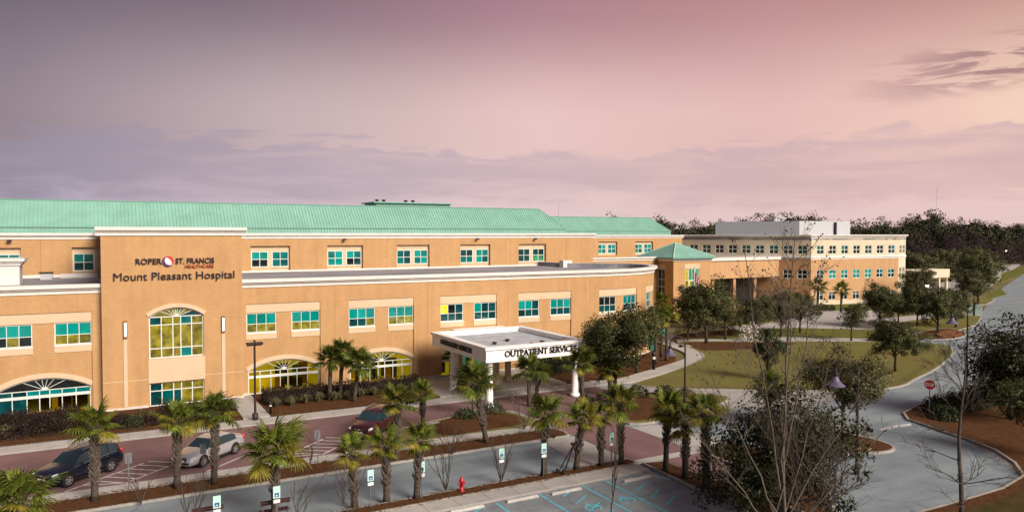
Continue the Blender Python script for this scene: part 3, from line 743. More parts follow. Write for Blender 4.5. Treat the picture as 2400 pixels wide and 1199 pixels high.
# lower storey in front of it
P3 = Path([(63.8, 100.0), (84.2, 100.0)])
w3 = MB(); wall(w3, P3, 0, 0, P3.len, 0, 9.5); w3.build('lower_wall', M_BRICK, B2)
cornice(B2, P3, 0, P3.len, 9.5, 10.1, (.08,.2,.34), .4); MB().box(63.8, 84.0, 100.3, 117, 9.3, 9.55).build('flat_roof', M_MEMB, B2)

# ---- entrance pavilion with pyramid roof
PV = thing('entrance_pavilion', (88.4, 100), 'square brick pavilion with green pyramid roof beyond the rounded wing', 'building')
q = [(84.2,104.5), (84.2,95.9), (92.6,95.9), (92.6,104.5)]
pvw = MB()
for i, (a, b) in enumerate(zip(q, q[1:])):
    pp = Path([a, b]); h = [(2.6, 5.8, 3.6, 8.1, .2)] if i == 1 else ([(1.2,3.0,3.6,8.0,.2),(4.6,6.4,3.6,8.0,.2)] if i == 0 else [])
    wall(pvw, pp, 0, 0, pp.len, 0, 9.4, h)
    for (s0, s1, z0, z1, _) in h:
        m, w_ = pp.frame(s0, s1, z0, .12)
        if i == 1: window(PV, m, w_, z1-z0, [.25,.25,.25,.25], [.28,.28,.44], [G_GREEN,G_OLIVE,G_OLIVE,G_GREEN,G_OLIVE,G_YELL,G_GREEN,G_OLIVE,G_YELL,G_GREEN,G_GREEN,G_GREEN], fw=.12, bar=.1)
        else: window(PV, m, w_, z1-z0, [.5,.5], [.3,.3,.4], [G_DARK,G_DTEAL,G_DTEAL,G_DARK,G_DTEAL,G_DTEAL], fw=.1, bar=.09)
        lb = MB(); slab_on(lb, pp, s0-.15, s1+.15, z1, z1+.8, .04, .1); lb.build('lintel_band', M_CREAM, PV)
pvw.build('wall', M_BRICK, PV)
for i, (a, b) in enumerate((((84.2,104.5),(84.2,96.22)), ((83.95,95.9),(92.85,95.9)), ((92.6,96.22),(92.6,104.5)))):
    pp = Path([a, b]); cornice(PV, pp, 0, pp.len, 9.4+.002*i, 9.95+.002*i, (.08,.18,.28), .3)
rf = MB(); e0, e1, f0, f1, zc = 83.6, 93.2, 95.3, 105.1, 10.0
ap = (88.4, 100.2, 12.45)
for a, b in (((e0,f0),(e1,f0)), ((e1,f0),(e1,f1)), ((e1,f1),(e0,f1)), ((e0,f1),(e0,f0))): rf.quad((*a,zc),(*b,zc),ap)
rf.quad((e0,f0,zc),(e0,f1,zc),(e1,f1,zc),(e1,f0,zc))
ro = rf.build('roof', M_ROOF, PV)
hc = MB()
for c_ in ((e0,f0),(e1,f0),(e0,f1)): hc.tube([(*c_,zc),ap], .09, 6)
hc.build('hip_cap', mat('pale_green_cap', (.35,.62,.5), .5), ro)
ev = MB(); ev.box(e0-.04,e1+.04,f0-.06,f0,zc-.2,zc+.02); ev.box(e0-.06,e0,f0,f1,zc-.2,zc+.02); ev.build('eave_trim', M_ROOF_D, ro)

M_CANW = mat('canopy_white', (.80,.79,.76), .55, var=.06, vscale=1.2)
# ---- canopy over the drive
CN = thing('entrance_canopy', (31.5, 58), 'white flat-roofed drop-off canopy on round columns with lettered fascia', 'canopy')
fa = MB(); X0, X1, Y0, Y1, ZB, ZT = 26.8, 36.3, 52.6, 63.6, 3.85, 4.93
fa.box(X0, X1, Y0, Y0+.45, ZB, ZT-.22); fa.box(X0, X0+.45, Y0+.45, Y1, ZB, ZT-.22); fa.box(X1-.45, X1, Y0+.45, Y1, ZB, ZT-.22); fa.box(X0+.45, X1-.45, Y1-.45, Y1, ZB, ZT-.22)
fa.build('fascia', M_CANW, CN)
cp = MB(); o_ = .14
cp.box(X0-o_, X1+o_, Y0-o_, Y0+.5, ZT-.219, ZT); cp.box(X0-o_, X0+.5, Y0+.5, Y1+o_, ZT-.219, ZT); cp.box(X1-.5, X1+o_, Y0+.5, Y1+o_, ZT-.219, ZT); cp.box(X0+.5, X1-.5, Y1-.5, Y1+o_, ZT-.219, ZT)
cp.build('coping', M_CANW, CN)
bs_ = MB(); bs_.box(X0-.06, X1+.06, Y0-.06, Y0+.4, ZB-.14, ZB-.001); bs_.box(X0-.06, X0+.4, Y0+.4, Y1, ZB-.14, ZB-.001); bs_.box(X1-.4, X1+.06, Y0+.4, Y1, ZB-.14, ZB-.001); bs_.build('fascia_foot', M_CANW, CN)
MB().box(X0+.42, X1-.42, Y0+.42, Y1-.42, 4.2, 4.5).build('roof_deck', M_MEMB2, CN)
MB().box(X0+.46, X1-.46, Y0+.46, Y1-.46, ZB+.02, 4.19).build('soffit', M_CANW, CN)
MB().box(30.0, 35.6, Y1+.15, 66.4, ZB+.1, 4.7).build('link_roof', M_CANW, CN)
for x, y in ((29.6,56.5),(31.4,57.5),(32.2,54.6),(33.6,55.2)):
    MB().lathe([(.16,4.5),(.16,4.62),(.24,4.64),(.24,4.7),(0,4.75)], 10, (x, y, 0)).build('roof_drain', M_DARKM, CN)
colm = MB().lathe([(.42,0),(.42,.22),(.36,.26),(.30,.34),(.29,1.6),(.25,3.4),(.30,3.46),(.34,3.54),(.34,3.71)], 20).mesh('column', M_CANW, True)
for x, y in ((27.4,53.2),(35.7,53.2),(27.4,60.2),(35.7,60.2)): obj('column', colm, CN, Matrix.Translation((x, y, .0)))
sq = MB().box(-.3,.3,-.3,.3,0,.35).box(-.22,.22,-.22,.22,.35,3.71).mesh('pier', M_CREAM)
for x, y in ((31.9,60.6),(33.7,61.6),(29.2,62.8)): obj('pier', sq, CN, Matrix.Translation((x, y, .12)))
# entrance doors below
m = Matrix.Translation((30.2, 66.05, .1))
window(CN, m, 4.6, 2.6, [.25]*4, [.75,.25], [G_GREEN,G_DTEAL,G_GREEN,G_OLIVE], fw=.1, bar=.08, name='entrance_doors')

# ---- lettering
def glyph_mesh(ch, bold, ext):
    cu = bpy.data.curves.new('g', 'FONT'); cu.body = ch; cu.size = 1; cu.extrude = ext; cu.offset = bold; cu.resolution_u = 3
    o = bpy.data.objects.new('g', cu); COL.objects.link(o)
    bpy.context.view_layer.update()
    me = bpy.data.meshes.new_from_object(o.evaluated_get(bpy.context.evaluated_depsgraph_get()))
    COL.objects.unlink(o); bpy.data.objects.remove(o); bpy.data.curves.remove(cu); return me
def maxx(me): return max((v.co.x for v in me.vertices), default=0)
SERIF = {'O':[], 'U':['tl','tr'], 'T':['bc','Tl','Tr'], 'P':['tl','bl'], 'A':['bl','br'], 'I':['tc','bc'], 'E':['Er','El'], 'N':['tl','bl','tr'], 'S':['S1','S2'], 'R':['tl','bl','br'], 'V':['tl','tr'], 'C':['S1']}
def lettering(parent, text, m, width, height, mt, bold=.012, serif=False, ext=.05):
    """letters as separate meshes, text fitted to width; m maps x right, y up, z out"""
    bar = maxx(glyph_mesh('|', 0, 0)); tot = maxx(glyph_mesh(text, bold, 0)); sy = height/.7; cache = {}
    sx = width/tot
    for i, ch in enumerate(text):
        if ch == ' ': continue
        adv = maxx(glyph_mesh(text[:i].replace(' ', ' ')+'|', 0, 0))-bar if i else 0
        if ch not in cache:
            me = glyph_mesh(ch, bold, ext)
            if serif:
                w = maxx(me); x0 = min(v.co.x for v in me.vertices); bm = bmesh.new(); bm.from_mesh(me)
                def bx(cx, cz, w_, h_):
                    r = bmesh.ops.create_cube(bm, size=1)
                    bmesh.ops.transform(bm, matrix=Matrix.Translation((cx, cz, 0)) @ Matrix.Diagonal((w_, h_, ext*2, 1)), verts=r['verts'])
                for k in SERIF.get(ch, []):
                    zt, zb = .70, .02
                    if k == 'tl': bx(x0+.06, zt, .24, .06)
                    if k == 'bl': bx(x0+.06, zb, .24, .06)
                    if k == 'tr': bx(w-.06, zt, .24, .06)
                    if k == 'br': bx(w-.06, zb, .24, .06)
                    if k == 'bc': bx((w+x0)/2, zb, .28, .06)
                    if k == 'tc': bx((w+x0)/2, zt, .28, .06)
                    if k == 'Tl': bx(x0+.03, .62, .06, .16)
                    if k == 'Tr': bx(w-.03, .62, .06, .16)
                    if k == 'Er': bx(w-.03, .62, .06, .16); bx(w-.02, .1, .06, .18)
                    if k == 'El': bx(x0+.03, .7, .2, .06); bx(x0+.03, .02, .2, .06)
                    if k == 'S1': bx(w-.05, .6, .05, .16)
                    if k == 'S2': bx(x0+.05, .12, .05, .16)
                bm.to_mesh(me); bm.free()
            me.materials.clear(); me.materials.append(mt); me.name = 'letter'; cache[ch] = me
        obj('letter', cache[ch], parent, m @ Matrix.Diagonal((sx, sy, 1, 1)) @ Matrix.Translation((adv, 0, 0)))
def face_m(x, y, z, ang=0.0):
    """text matrix on a wall: x right along heading ang, y up"""
    u = Vector((math.cos(ang), math.sin(ang), 0)); m = Matrix.Identity(4)
    m.col[0][:3] = u; m.col[1][:3] = (0,0,1); m.col[2][:3] = (u.y, -u.x, 0); m.col[3][:3] = (x, y, z); return m
M_LET = mat('dark_letter', (.02,.012,.02), .5); M_LETR = mat('red_letter', (.33,.03,.02), .5)
sg = thing('tower_sign', (5.3, 65.85, 10.2), 'dark raised hospital name lettering with round logo on the brick tower', 'sign')
lettering(sg, 'Mount Pleasant Hospital', face_m(.78, 65.9, 10.33), 9.05, .62, M_LET, .0)
lettering(sg, 'ROPER', face_m(2.38, 65.9, 11.60), 1.92, .44, M_LET, .012)
lettering(sg, 'ST. FRANCIS', face_m(5.3, 65.9, 11.60), 2.95, .44, M_LET, .012)
lettering(sg, 'HEALTHCARE', face_m(6.0, 65.92, 11.23), 2.2, .25, M_LETR, .006)
lm = Matrix.Translation((4.75, 65.9, 11.80)) @ Matrix.Rotation(R(90), 4, 'X')
def disc(r0, r1, a0, a1, z, cx=0, cy=0, n=24):
    b = MB()
    for i in range(n):
        t, u = R(a0+(a1-a0)*i/n), R(a0+(a1-a0)*(i+1)/n)
        b.quad((r0*math.cos(t),r0*math.sin(t),z),(r1*math.cos(t),r1*math.sin(t),z),(r1*math.cos(u),r1*math.sin(u),z),(r0*math.cos(u),r0*math.sin(u),z))
    return b
def crescent(R0, r1, off, a0, a1, z, n=20):
    b = MB()
    for i in range(n):
        P = []
        for k in (i, i+1):
            t = R(a0+(a1-a0)*k/n); f = math.sin(math.pi*k/n)**.8
            P += [(R0*math.cos(t), R0*math.sin(t), z), ((R0-off*f)*math.cos(t), (R0-off*f)*math.sin(t), z)]
        b.quad(P[1], P[0], P[2], P[3])
    return b
MB().lathe([(.42,-.06),(.42,.04)], 28).build('logo_disc', mat('logo_white', (.7,.62,.62), .5), sg, lm)
crescent(.42, 0, .20, 95, 320, .045).build('logo_purple', mat('logo_purple', (.07,.03,.13), .5), sg, lm)
crescent(.42, 0, .22, -50, 130, .047).build('logo_red', mat('logo_red', (.5,.03,.03), .5), sg, lm)
s1 = thing('canopy_front_lettering', (31.9, 52.5, 4.2), 'black serif letters along the long front fascia of the white canopy', 'sign')
lettering(s1, 'OUTPATIENT SERVICES', face_m(28.45, 52.54, 4.07), 7.0, .50, M_LET, .012, True, .04)
s2 = thing('canopy_side_lettering', (26.7, 58, 4.2), 'black serif letters on the short left-hand fascia of the white canopy', 'sign')
lettering(s2, 'OUTPATIENT SERVICES', face_m(26.74, 61.6, 4.12, R(-90)), 6.4, .42, M_LET, .012, True, .04)

# ================================================================== FAR OFFICE BUILDING
FB = thing('medical_office', (128, 108), 'three-storey cream and tan office building with square windows, far right', 'building')
FP = Path([(108.5, 121.0), (121.2, 98.3), (143.0, 94.6), (146.4, 95.3), (149.5, 118)])
c1 = (Vector((121.2,98.3))-Vector((108.5,121.0))).length; c2 = c1+(Vector((143.0,94.6))-Vector((121.2,98.3))).length; c3 = c2+math.hypot(3.4,.7)
lowb, upc, win3, win2, win1 = MB(), MB(), [], [], []
sleft = [c1-2.5-2.72*k for k in range(0, 10)]; sright = [c1+1.35+3.0*k for k in range(0, 7)]; send = [c2+.45, c2+2.0]
hol = lambda lst, z0, z1, w: [(s, s+w, z0, z1, .18) for s in lst]
allw = sorted(sleft+sright); cw = 1.75
wall(upc, FP, 0, 0, FP.len, 9.2, 13.2, hol(allw, 10.05, 11.75, cw)+hol(send, 10.05, 11.75, 1.1))
wall(lowb, FP, 0, 0, c2, 0.9, 9.2, hol(allw, 5.2, 6.95, cw)+hol(sright, 1.0, 2.6, cw))
wall(upc, FP, 0, c2, FP.len, 0, 9.2, hol(send, 4.6, 7.2, 1.1))
wall(upc, FP, -.06, 0, c2, 0, .9)
upc.build('cream_wall', M_CREAM2, FB); lowb.build('brick_wall', M_BRICK2, FB)
rr = random.Random(5)
def fset(): return rr.choice([[G_DTEAL]*4, [G_DARK]*4, [G_DARK,G_DARK,G_DTEAL,G_DTEAL], [G_DTEAL,G_DARK,G_TEAL2,G_DTEAL], [G_DARK,G_DTEAL,G_DTEAL,G_TEAL2]])
for k, s in enumerate(allw):
    m, w_ = FP.frame(s, s+cw, 10.05, .08); window(FB, m, w_, 1.7, [.5,.5], [.5,.5], fset(), fw=.1, bar=.12)
    m, w_ = FP.frame(s, s+cw, 5.2, .08); right = s > c1
    window(FB, m, w_, 1.75, [.5,.5], [.5,.5], ([G_TEAL]*4 if k % 3 else [G_TEAL2]*2+[G_TEAL]*2) if right and s < c1+14 and s > c1+3 else fset(), fw=.1, bar=.12)
    if right:
        m, w_ = FP.frame(s, s+cw, 1.0, .08); window(FB, m, w_, 1.6, [.5,.5], [.7,.3], [G_DARK,G_DARK,G_DTEAL,G_DARK], fw=.1, bar=.1)
for s in send:
    m, w_ = FP.frame(s, s+1.1, 10.05, .08); window(FB, m, w_, 1.7, [.5,.5], [.5,.5], [G_DARK], fw=.1, bar=.1)
    m, w_ = FP.frame(s, s+1.1, 4.6, .08); window(FB, m, w_, 2.6, [.5,.5], [.6,.4], [G_DARK,G_OLIVE], fw=.1, bar=.1)
cornice(FB, FP, 0, FP.len, 13.2, 13.85, (.1,.28,.5), .5)
cornice(FB, FP, 0, FP.len, 9.05, 9.75, (.06,.2,.1), .05, 'belt_course')
MB().prism([p[:2] for p in FP.p]+[(125,140)], 12.8, 13.3).build('flat_roof', M_MEMB2, FB)
MB().prism([(119.6,122.5),(127.6,106.5),(141.5,104.8),(143,118),(128,126)], 13.3, 16.7).build('penthouse', M_GREYB, FB)
MB().box(136.9, 137.3, 104.9, 105.3, 13.3, 16.5).build('downpipe', M_DARKM, FB)
vt = MB()
for x, y, h in ((126.5,112,17.6),(128.5,113,17.4),(131,114,17.2)): vt.lathe([(.5,16),(.5,h),(.8,h+.05),(.8,h+.25),(0,h+.5)], 12, (x,y,0))
vt.build('roof_exhaust', M_GREYB, FB)
# dark arcade on the left flank
arc = MB().box(-.1, 9.2, -.2, 3.5, 0, 3.6)
ar = thing('covered_walkway', (107, 100), 'brick link block with dark openings between the pavilion and office building', 'walkway')
ra = MB(); ra.box(93.0, 117.6, 103, 108, 5.6, 8.95); ra.build('upper_wall', M_BRICK2, ar); MB().box(92.9, 117.9, 102.7, 108, 8.96, 9.5).build('cornice', M_WHITE, ar)
for x in (95, 100.5, 106, 111.5): MB().box(x-.35, x+.35, 103.4, 104.1, 0, 5.6).build('pier', M_BRICK, ar)
MB().box(93.5, 117.5, 107.6, 107.9, 0, 5.6).build('back_wall', mat('dark_backing', (.02,.022,.024), .3), ar)  # near-black back wall makes the openings read dark

# ================================================================== GROUND
def sheet(name, poly, z, mt, parent=None):
    return structure(obj(name, MB_poly(poly, z).mesh(name, mt), parent))
def MB_poly(poly, z):
    k = len(poly); a = sum(poly[i][0]*poly[(i+1) % k][1]-poly[(i+1) % k][0]*poly[i][1] for i in range(k))
    if a < 0: poly = poly[::-1]
    b = MB(); b.quad(*[(p[0], p[1], z) for p in poly]); return b
sheet('ground', [(-3000,-3000),(3000,-3000),(3000,3000),(-3000,3000)], -.06, M_FIELD)
sheet('road', [(-60,-20),(46,-20),(75,10),(110,30),(110,62),(95,60),(62,60),(40,58.9),(-60,58.9)], 0.0, M_ASPH)
fr_c = [gp(2255,800), gp(2300,760), gp(2335,720), gp(2372,680), gp(2420,648), gp(2520,622)]
def road_poly(l, r): return l + r[::-1]
far_l = gps((2225,832),(2262,790),(2290,745),(2325,700),(2352,672),(2400,641),(2440,630)); far_r = gps((2330,900),(2390,820),(2440,760),(2500,710),(2560,680),(2640,650),(2700,638))
sheet('far_road', road_poly(far_l, far_r), .004, M_ASPH)
def bed(name, poly, mt, kerb=True, z=.12, kw=.16, n=0, label=None):
    if n: poly = smooth_poly(poly, n)
    k = len(poly); a = sum(poly[i][0]*poly[(i+1) % k][1]-poly[(i+1) % k][0]*poly[i][1] for i in range(k))
    if a < 0: poly = poly[::-1]
    o = structure(MB().prism(poly, -.05, z).build(name, mt))
    if kerb:
        inn = []; out = []
        for i in range(k):
            p0, p1, p2 = poly[i-1], poly[i], poly[(i+1) % k]
            d1 = Vector((p1[0]-p0[0], p1[1]-p0[1])).normalized(); d2 = Vector((p2[0]-p1[0], p2[1]-p1[1])).normalized()
            nn = Vector((d1.y+d2.y, -d1.x-d2.x)); nn = nn.normalized() if nn.length > 1e-5 else Vector((d1.y, -d1.x))
            inn.append(p1); out.append((p1[0]+nn.x*kw, p1[1]+nn.y*kw))
        b = MB(); h = z+.015
        for i in range(k):
            j = (i+1) % k
            b.quad((*inn[i],h),(*out[i],h),(*out[j],h),(*inn[j],h)); b.quad((*out[i],-.02),(*out[j],-.02),(*out[j],h-.02),(*out[i],h-.02)); b.quad((*out[i],h-.02),(*out[j],h-.02),(*out[j],h),(*out[i],h)); b.quad((*inn[i],z-.05),(*inn[i],h),(*inn[j],h),(*inn[j],z-.05))
        structure(b.build('kerb', M_KERB))
    return o
def walk(name, x0, x1, y0, y1, slab, mt, z=.12, skew=0.0):
    """sidewalk of single slabs with open joints; y may drift by skew per metre"""
    o = structure(obj(name, MB().prism([(x0,y0+skew*0),(x1,y0+skew*(x1-x0)),(x1,y1+skew*(x1-x0)),(x0,y1)], -.05, z-.025).mesh(name, M_CONCD)))
    n = max(1, round((x1-x0)/slab)); s = (x1-x0)/n
    me = MB().prism([(.012,.01),(s-.012,.01+skew*s),(s-.012,y1-y0-.01+skew*s),(.012,y1-y0-.01)], -.04, 0).mesh('slab', mt)
    for i in range(n):
        obj('slab', me, o, Matrix.Translation((x0+i*s, y0+skew*i*s, z+.004*random.random())))
    return o
# brick-paved drive and crossing
sheet('brick_drive', [(-60,46.4),(16,46.4),(19,50.4),(23.4,51.4),(26.2,52.6),(28.6,51),(28.6,45.6),(28.6,30),(33.4,30),(33.4,44),(36.5,49),(39.6,53.4),(39.6,56.9),(-60,56.9)], .012, M_PAVER)
sheet('exit_road', [(39.6,56.4),(39.6,53.2),(33.6,44),(42,44),(48,42),(60,40.5),(61,42),(55,44.6),(48.7,48.7),(43.4,53.2),(41.5,56.4)], .008, M_CONCD)
sheet('concrete_apron', [(25.2,36.6),(28.5,36.6),(28.5,42.5),(26.0,42.5)], .010, M_CONC)
sheet('concrete_apron', [(33.5,36.0),(37.0,36.8),(35.6,42.3),(33.5,42.6)], .010, M_CONC)
sheet('crossing_band', [(28.4,35.4),(33.6,35.4),(33.6,36.2),(28.4,36.2)], .016, M_CONC)
walk('front_walk', -30, 40, 56.9, 58.6, 1.75, M_CONC, .12, -.018)
walk('drive_walk', -30, 28, 45.0, 46.4, 1.75, M_CONC, .12, -.004)
sheet('front_lot', [(-12,34.1),(28.2,34.1),(28.4,30),(28.8,24),(28.8,-15),(-12,-15)], .003, M_ASPH2)
walk('lot_walk', -12, 28.2, 34.1, 35.5, 1.75, M_CONC, .12)
# building-side planting beds
bed('front_bed', [(-30,59.1),(-1,58.7),(-1,66.8),(-30,66.8)], M_MULCH, False, .10)
bed('front_bed', [(-1,58.75),(9.2,58.5),(9.2,66.2),(-1,66.2)], M_MULCH, False, .10)
bed('entry_paving', [(9.25,58.5),(11.2,58.45),(11.2,67),(9.25,67)], M_CONC, False, .11)
bed('front_bed', [(11.25,58.45),(25.2,58.2),(25.2,66.9),(11.25,67.0)], M_MULCH, False, .10)
bed('entry_paving', [(25.25,58.2),(38.0,57.95),(38.0,66.8),(25.25,66.8)], M_CONC, False, .11)
bed('front_bed', [(38.05,57.9),(41,57.4),(45,57.9),(50.2,59.8),(55.4,62.6),(58.6,66.5),(60.4,70.5),(62.5,75),(61.5,84),(55,84),(38.05,66.6)], M_MULCH, False, .10)
# curving garden path
gpth = smooth_poly([(40.0,56.6),(43.4,56.2),(47.5,57.7),(52.5,59.7),(56.6,61.6),(59.6,64.2),(61.4,67.6),(62.6,71.5),(64.5,75.5),(69,79)], 4, False)
l_, r_ = ribbon(gpth, 1.9); pt = structure(obj('garden_path', MB().prism(l_+r_[::-1], -.05, .10).mesh('garden_path', M_CONCD)))
for i in range(0, len(l_)-1):
    q = [l_[i], l_[i+1], r_[i+1], r_[i]]; cx_ = sum(a for a, _ in q)/4; cy_ = sum(b for _, b in q)/4
    q = [(cx_+(a-cx_)*.985, cy_+(b-cy_)*.995) for a, b in q]
    obj('slab', MB().prism(q, .06, .135).mesh('slab', M_CONC), pt)
# strips between drive and road
bed('planting_strip', [(-30,43.0),(28.1,42.75),(28.3,43.6),(28.1,44.75),(-30,44.98)], M_MULCH)
bed('lot_strip', [(-12,35.5),(28.3,35.5),(28.3,36.3),(-12,36.4)], M_MULCH, True, .14)
bed('drive_island', smooth_poly([(16.6,46.6),(18.2,49.4),(20.6,50.5),(23.4,51.2),(25.8,52.2),(27.6,50.8),(28.1,48),(28.1,46.1),(22,46.3)], 3), M_GRASS, True, .13)
bed('island_mulch', smooth_poly([(20.5,46.8),(21.2,49.8),(24,51.2),(27.2,50.4),(27.4,47.2),(24,46.6)], 3), M_MULCH, False, .15)
bed('corner_island', smooth_poly([(33.9,43.2),(35.2,46.6),(38.2,50.6),(41.6,50.6),(45.2,48.4),(46.5,46.0),(42,44.0),(37.5,42.9)], 4), M_GRASS, True, .13)
bed('island_mulch', smooth_poly([(34.4,43.8),(36.4,48.0),(38.8,49.8),(40.8,49.2),(39.2,46.2),(37.6,43.8)], 4), M_MULCH, False, .15)
bed('palm_strip', [(28.7,35.2),(29.9,34.9),(30.2,30),(30.6,24),(28.9,24),(28.4,30)], M_MULCH)
bed('tree_bed', smooth_poly([(33.8,35.2),(37.0,35.6),(36.6,32),(34.6,27.6),(31.6,24.2),(27.4,23.6),(29.2,25.6),(31.6,28.4),(33.2,31)], 3), M_MULCH)
bed('lot_tree_bed', smooth_poly([(21.5,18.5),(26.5,18.5),(27.5,21.5),(25,23.5),(22,22.5)], 3), M_MULCH)
bed('turning_island', smooth_poly([(38.6,33.0),(40.2,31.2),(42.1,30.3),(44.0,29.7),(45.2,30.2),(45.6,31.6),(45.2,33.4),(43.4,35.6),(40.8,35.4)], 4), M_MULCH)
bed('right_bed', [(53.0,34.0),(52.6,32.4),(51.9,30.6),(51.4,28.6),(50.4,26.4),(48.6,24.3),(46.4,22.7),(43,22.1),(39,22.1),(35.5,22.2),(32.5,21.6),(30,19.5),(29,14),(60,5),(120,20),(120,56),(100,48.5),(80,41),(68,37.6),(58,36.4),(54.6,35.4)], M_MULCH)
bed('right_lawn', smooth_poly([(33.0,19.6),(36.2,21.3),(39.5,21.3),(43,21.4),(46.4,21.8),(50,23),(52,16),(40,12)], 3), M_TURFB, False, .135)
# round lawn
lawn = [(43.2,54.3),(45.0,51.4),(48.7,48.8),(54.9,44.7),(60.7,42.2),(64.5,42.1),(68,43.3),(74,45.2),(79.9,47.5),(86,50.2),(89.6,52.3),(92.3,54.8),(91.5,57.8),(85.6,61.8),(78,66.2),(70.5,70.6),(65.2,72.8),(63.3,69.4),(61.3,64.6),(58,61.3),(52.8,58.6),(48,56.4)]
bed('lawn', smooth_poly(lawn, 3), M_GRASS, True, .12)
bed('lawn_mulch', smooth_poly([(63.0,66.0),(68,64.2),(74,63.8),(77,65.4),(70.5,69.8),(65.4,71.8),(63.9,69.4)], 3), M_MULCH, False, .145)
def strip(name, pts, mt, z=.1, kerb=False): return bed(name, gps(*pts), mt, kerb, z)
# roads, walks and lawns beyond the round lawn
strip('garden_walk', [(1585,797),(1700,795),(1850,791),(2060,795),(2060,803),(1850,800),(1700,804),(1590,806)], M_CONC, .1)
strip('garden_walk', [(1590,811),(1735,801),(1735,805),(1590,816)], M_CONC, .135)
strip('grass_strip', [(1640,789),(1720,774),(1860,769),(2060,774),(2065,793),(1850,789),(1700,793)], M_GRASS2, .1)
strip('mulch_strip', [(1560,793),(1600,784),(1725,772),(1715,788),(1640,791)], M_MULCH, .13)
strip('parking_court', [(1700,765),(1850,738),(1900,722),(2060,726),(2060,773),(1860,768),(1720,772)], M_CONC, .02)
strip('grass_strip', [(1700,752),(1850,737),(1860,744),(1790,757),(1700,765)], M_GRASS2, .11)
strip('foundation_bed', [(1880,722),(1905,717),(2110,706),(2130,712),(2070,727),(1900,727)], M_GRASS2, .1)
strip('mulch_strip', [(1640,760),(1700,750),(1790,742),(1830,738),(1800,728),(1640,735)], M_MULCH, .1)
strip('garden_walk', [(2045,748),(2280,728),(2290,734),(2060,762)], M_CONC, .05)
strip('grass_strip', [(2060,764),(2150,750),(2260,738),(2300,742),(2285,762),(2240,776),(2150,778),(2060,776)], M_GRASS, .11, True)
bed('flower_bed', smooth_poly(gps((2150,785),(2200,772),(2245,776),(2262,785),(2235,794),(2170,796)), 3), M_MULCH, True, .14)
bed('flowers', smooth_poly(gps((2195,787),(2215,778),(2245,781),(2256,786),(2235,791),(2205,792)), 3), mat('flower_patch', (.10,.02,.025), 1, second=(.26,.12,.02), vscale=2.2, coord='World', detail=8), False, .3)
strip('grass_strip', [(2225,712),(2260,702),(2310,697),(2330,703),(2310,714),(2250,718)], M_GRASS, .11, True)
strip('grass_strip', [(2290,700),(2320,688),(2345,676),(2360,690),(2320,700)], M_GRASS2, .1)
strip('grass_strip', [(2350,640),(2375,632),(2400,628),(2400,640),(2370,652),(2345,662)], M_GRASS2, .1)
strip('far_parking_lot', [(2120,690),(2230,655),(2330,622),(2395,618),(2360,640),(2320,672),(2250,700),(2150,705)], M_CONC, .03)
# ---- paint
def line(name, a, b, w, z, mt, parent=None):
    d = Vector((b[0]-a[0], b[1]-a[1])).normalized(); n = Vector((-d.y, d.x))*w/2
    return MB_poly([(a[0]+n.x,a[1]+n.y),(b[0]+n.x,b[1]+n.y),(b[0]-n.x,b[1]-n.y),(a[0]-n.x,a[1]-n.y)], z)
ST = Vector((math.cos(R(42)), math.sin(R(42))))
def stall_line(x, L_=5.4): return line('l', (x, 46.7), (x+ST.x*L_, 46.7+ST.y*L_), .12, .018, None)
for x in (-9.2, -5.6, -1.9, 1.0, 5.3, 9.1, 12.1, 15.9):
    structure(obj('stall_line', stall_line(x, 5.4 if x < 15 else 3.4).mesh('stall_line', M_PAINTW)))
for xa, xb in ((-1.9,1.0),(9.1,12.1)):
    for k in range(7):
        t = .2+.78*k; a = (xa+ST.x*(t+.9), 46.7+ST.y*(t+.9)); b = (xb+ST.x*(t-.9) if t > 1 else xb+ST.x*.1, 46.7+ST.y*(t-.9 if t > 1 else .1))
        structure(obj('hatch_line', line('h', a, b, .12, .021, None).mesh('hatch_line', M_PAINTW)))
structure(obj('stop_bar', MB_poly(gps((2063,1004),(2103,995),(2107,999),(2067,1009)), .006).mesh('stop_bar', M_PAINTW)))
structure(obj('stop_bar', MB_poly(gps((2108,995),(2135,991),(2136,996),(2112,1000)), .006).mesh('stop_bar', M_PAINTW)))
BZ = .006
def pl_(pts, w=.11, z=BZ):
    for a, b in zip(pts, pts[1:]): structure(obj('blue_line', line('b', a, b, w, z, None).mesh('blue_line', M_PAINTB)))
for x in (14.3, 17.85, 20.5, 23.3, 24.9):
    pl_([(x, 33.9), (x-.1, 28.2)])
for x in (16.6, 22.2, 26.2):
    for k in range(4): pl_([(x-.75+.0, 33.0-1.2*k), (x+.45, 33.8-1.2*k)], .1, BZ+.003)
def wheel_symbol(x, y):
    b = MB(); n = 18
    for i in range(n):
        t, u = R(-60+300*i/n), R(-60+300*(i+1)/n)
        b.quad((x+.36*math.cos(t),y+.36*math.sin(t),BZ+.004),(x+.46*math.cos(t),y+.46*math.sin(t),BZ+.004),(x+.46*math.cos(u),y+.46*math.sin(u),BZ+.004),(x+.36*math.cos(u),y+.36*math.sin(u),BZ+.004))
    b.quad((x-.05,y,BZ+.005),(x+.05,y,BZ+.005),(x+.05,y+.75,BZ+.005),(x-.05,y+.75,BZ+.005)); b.quad((x,y,BZ+.006),(x+.5,y,BZ+.006),(x+.5,y+.1,BZ+.006),(x,y+.1,BZ+.006))
    structure(b.build('access_symbol', M_PAINTB))
for x in (16.0, 19.2, 21.9, 24.1): wheel_symbol(x, 30.9)
ws = MB(); ws.box(-.95,.95,-.08,.08,.0,.07); ws.box(-.92,.92,-.06,.06,.07,.13); wsm = ws.mesh('wheel_stop', mat('wheel_stop_concrete', (.5,.48,.45), .9, var=.15, vscale=3))
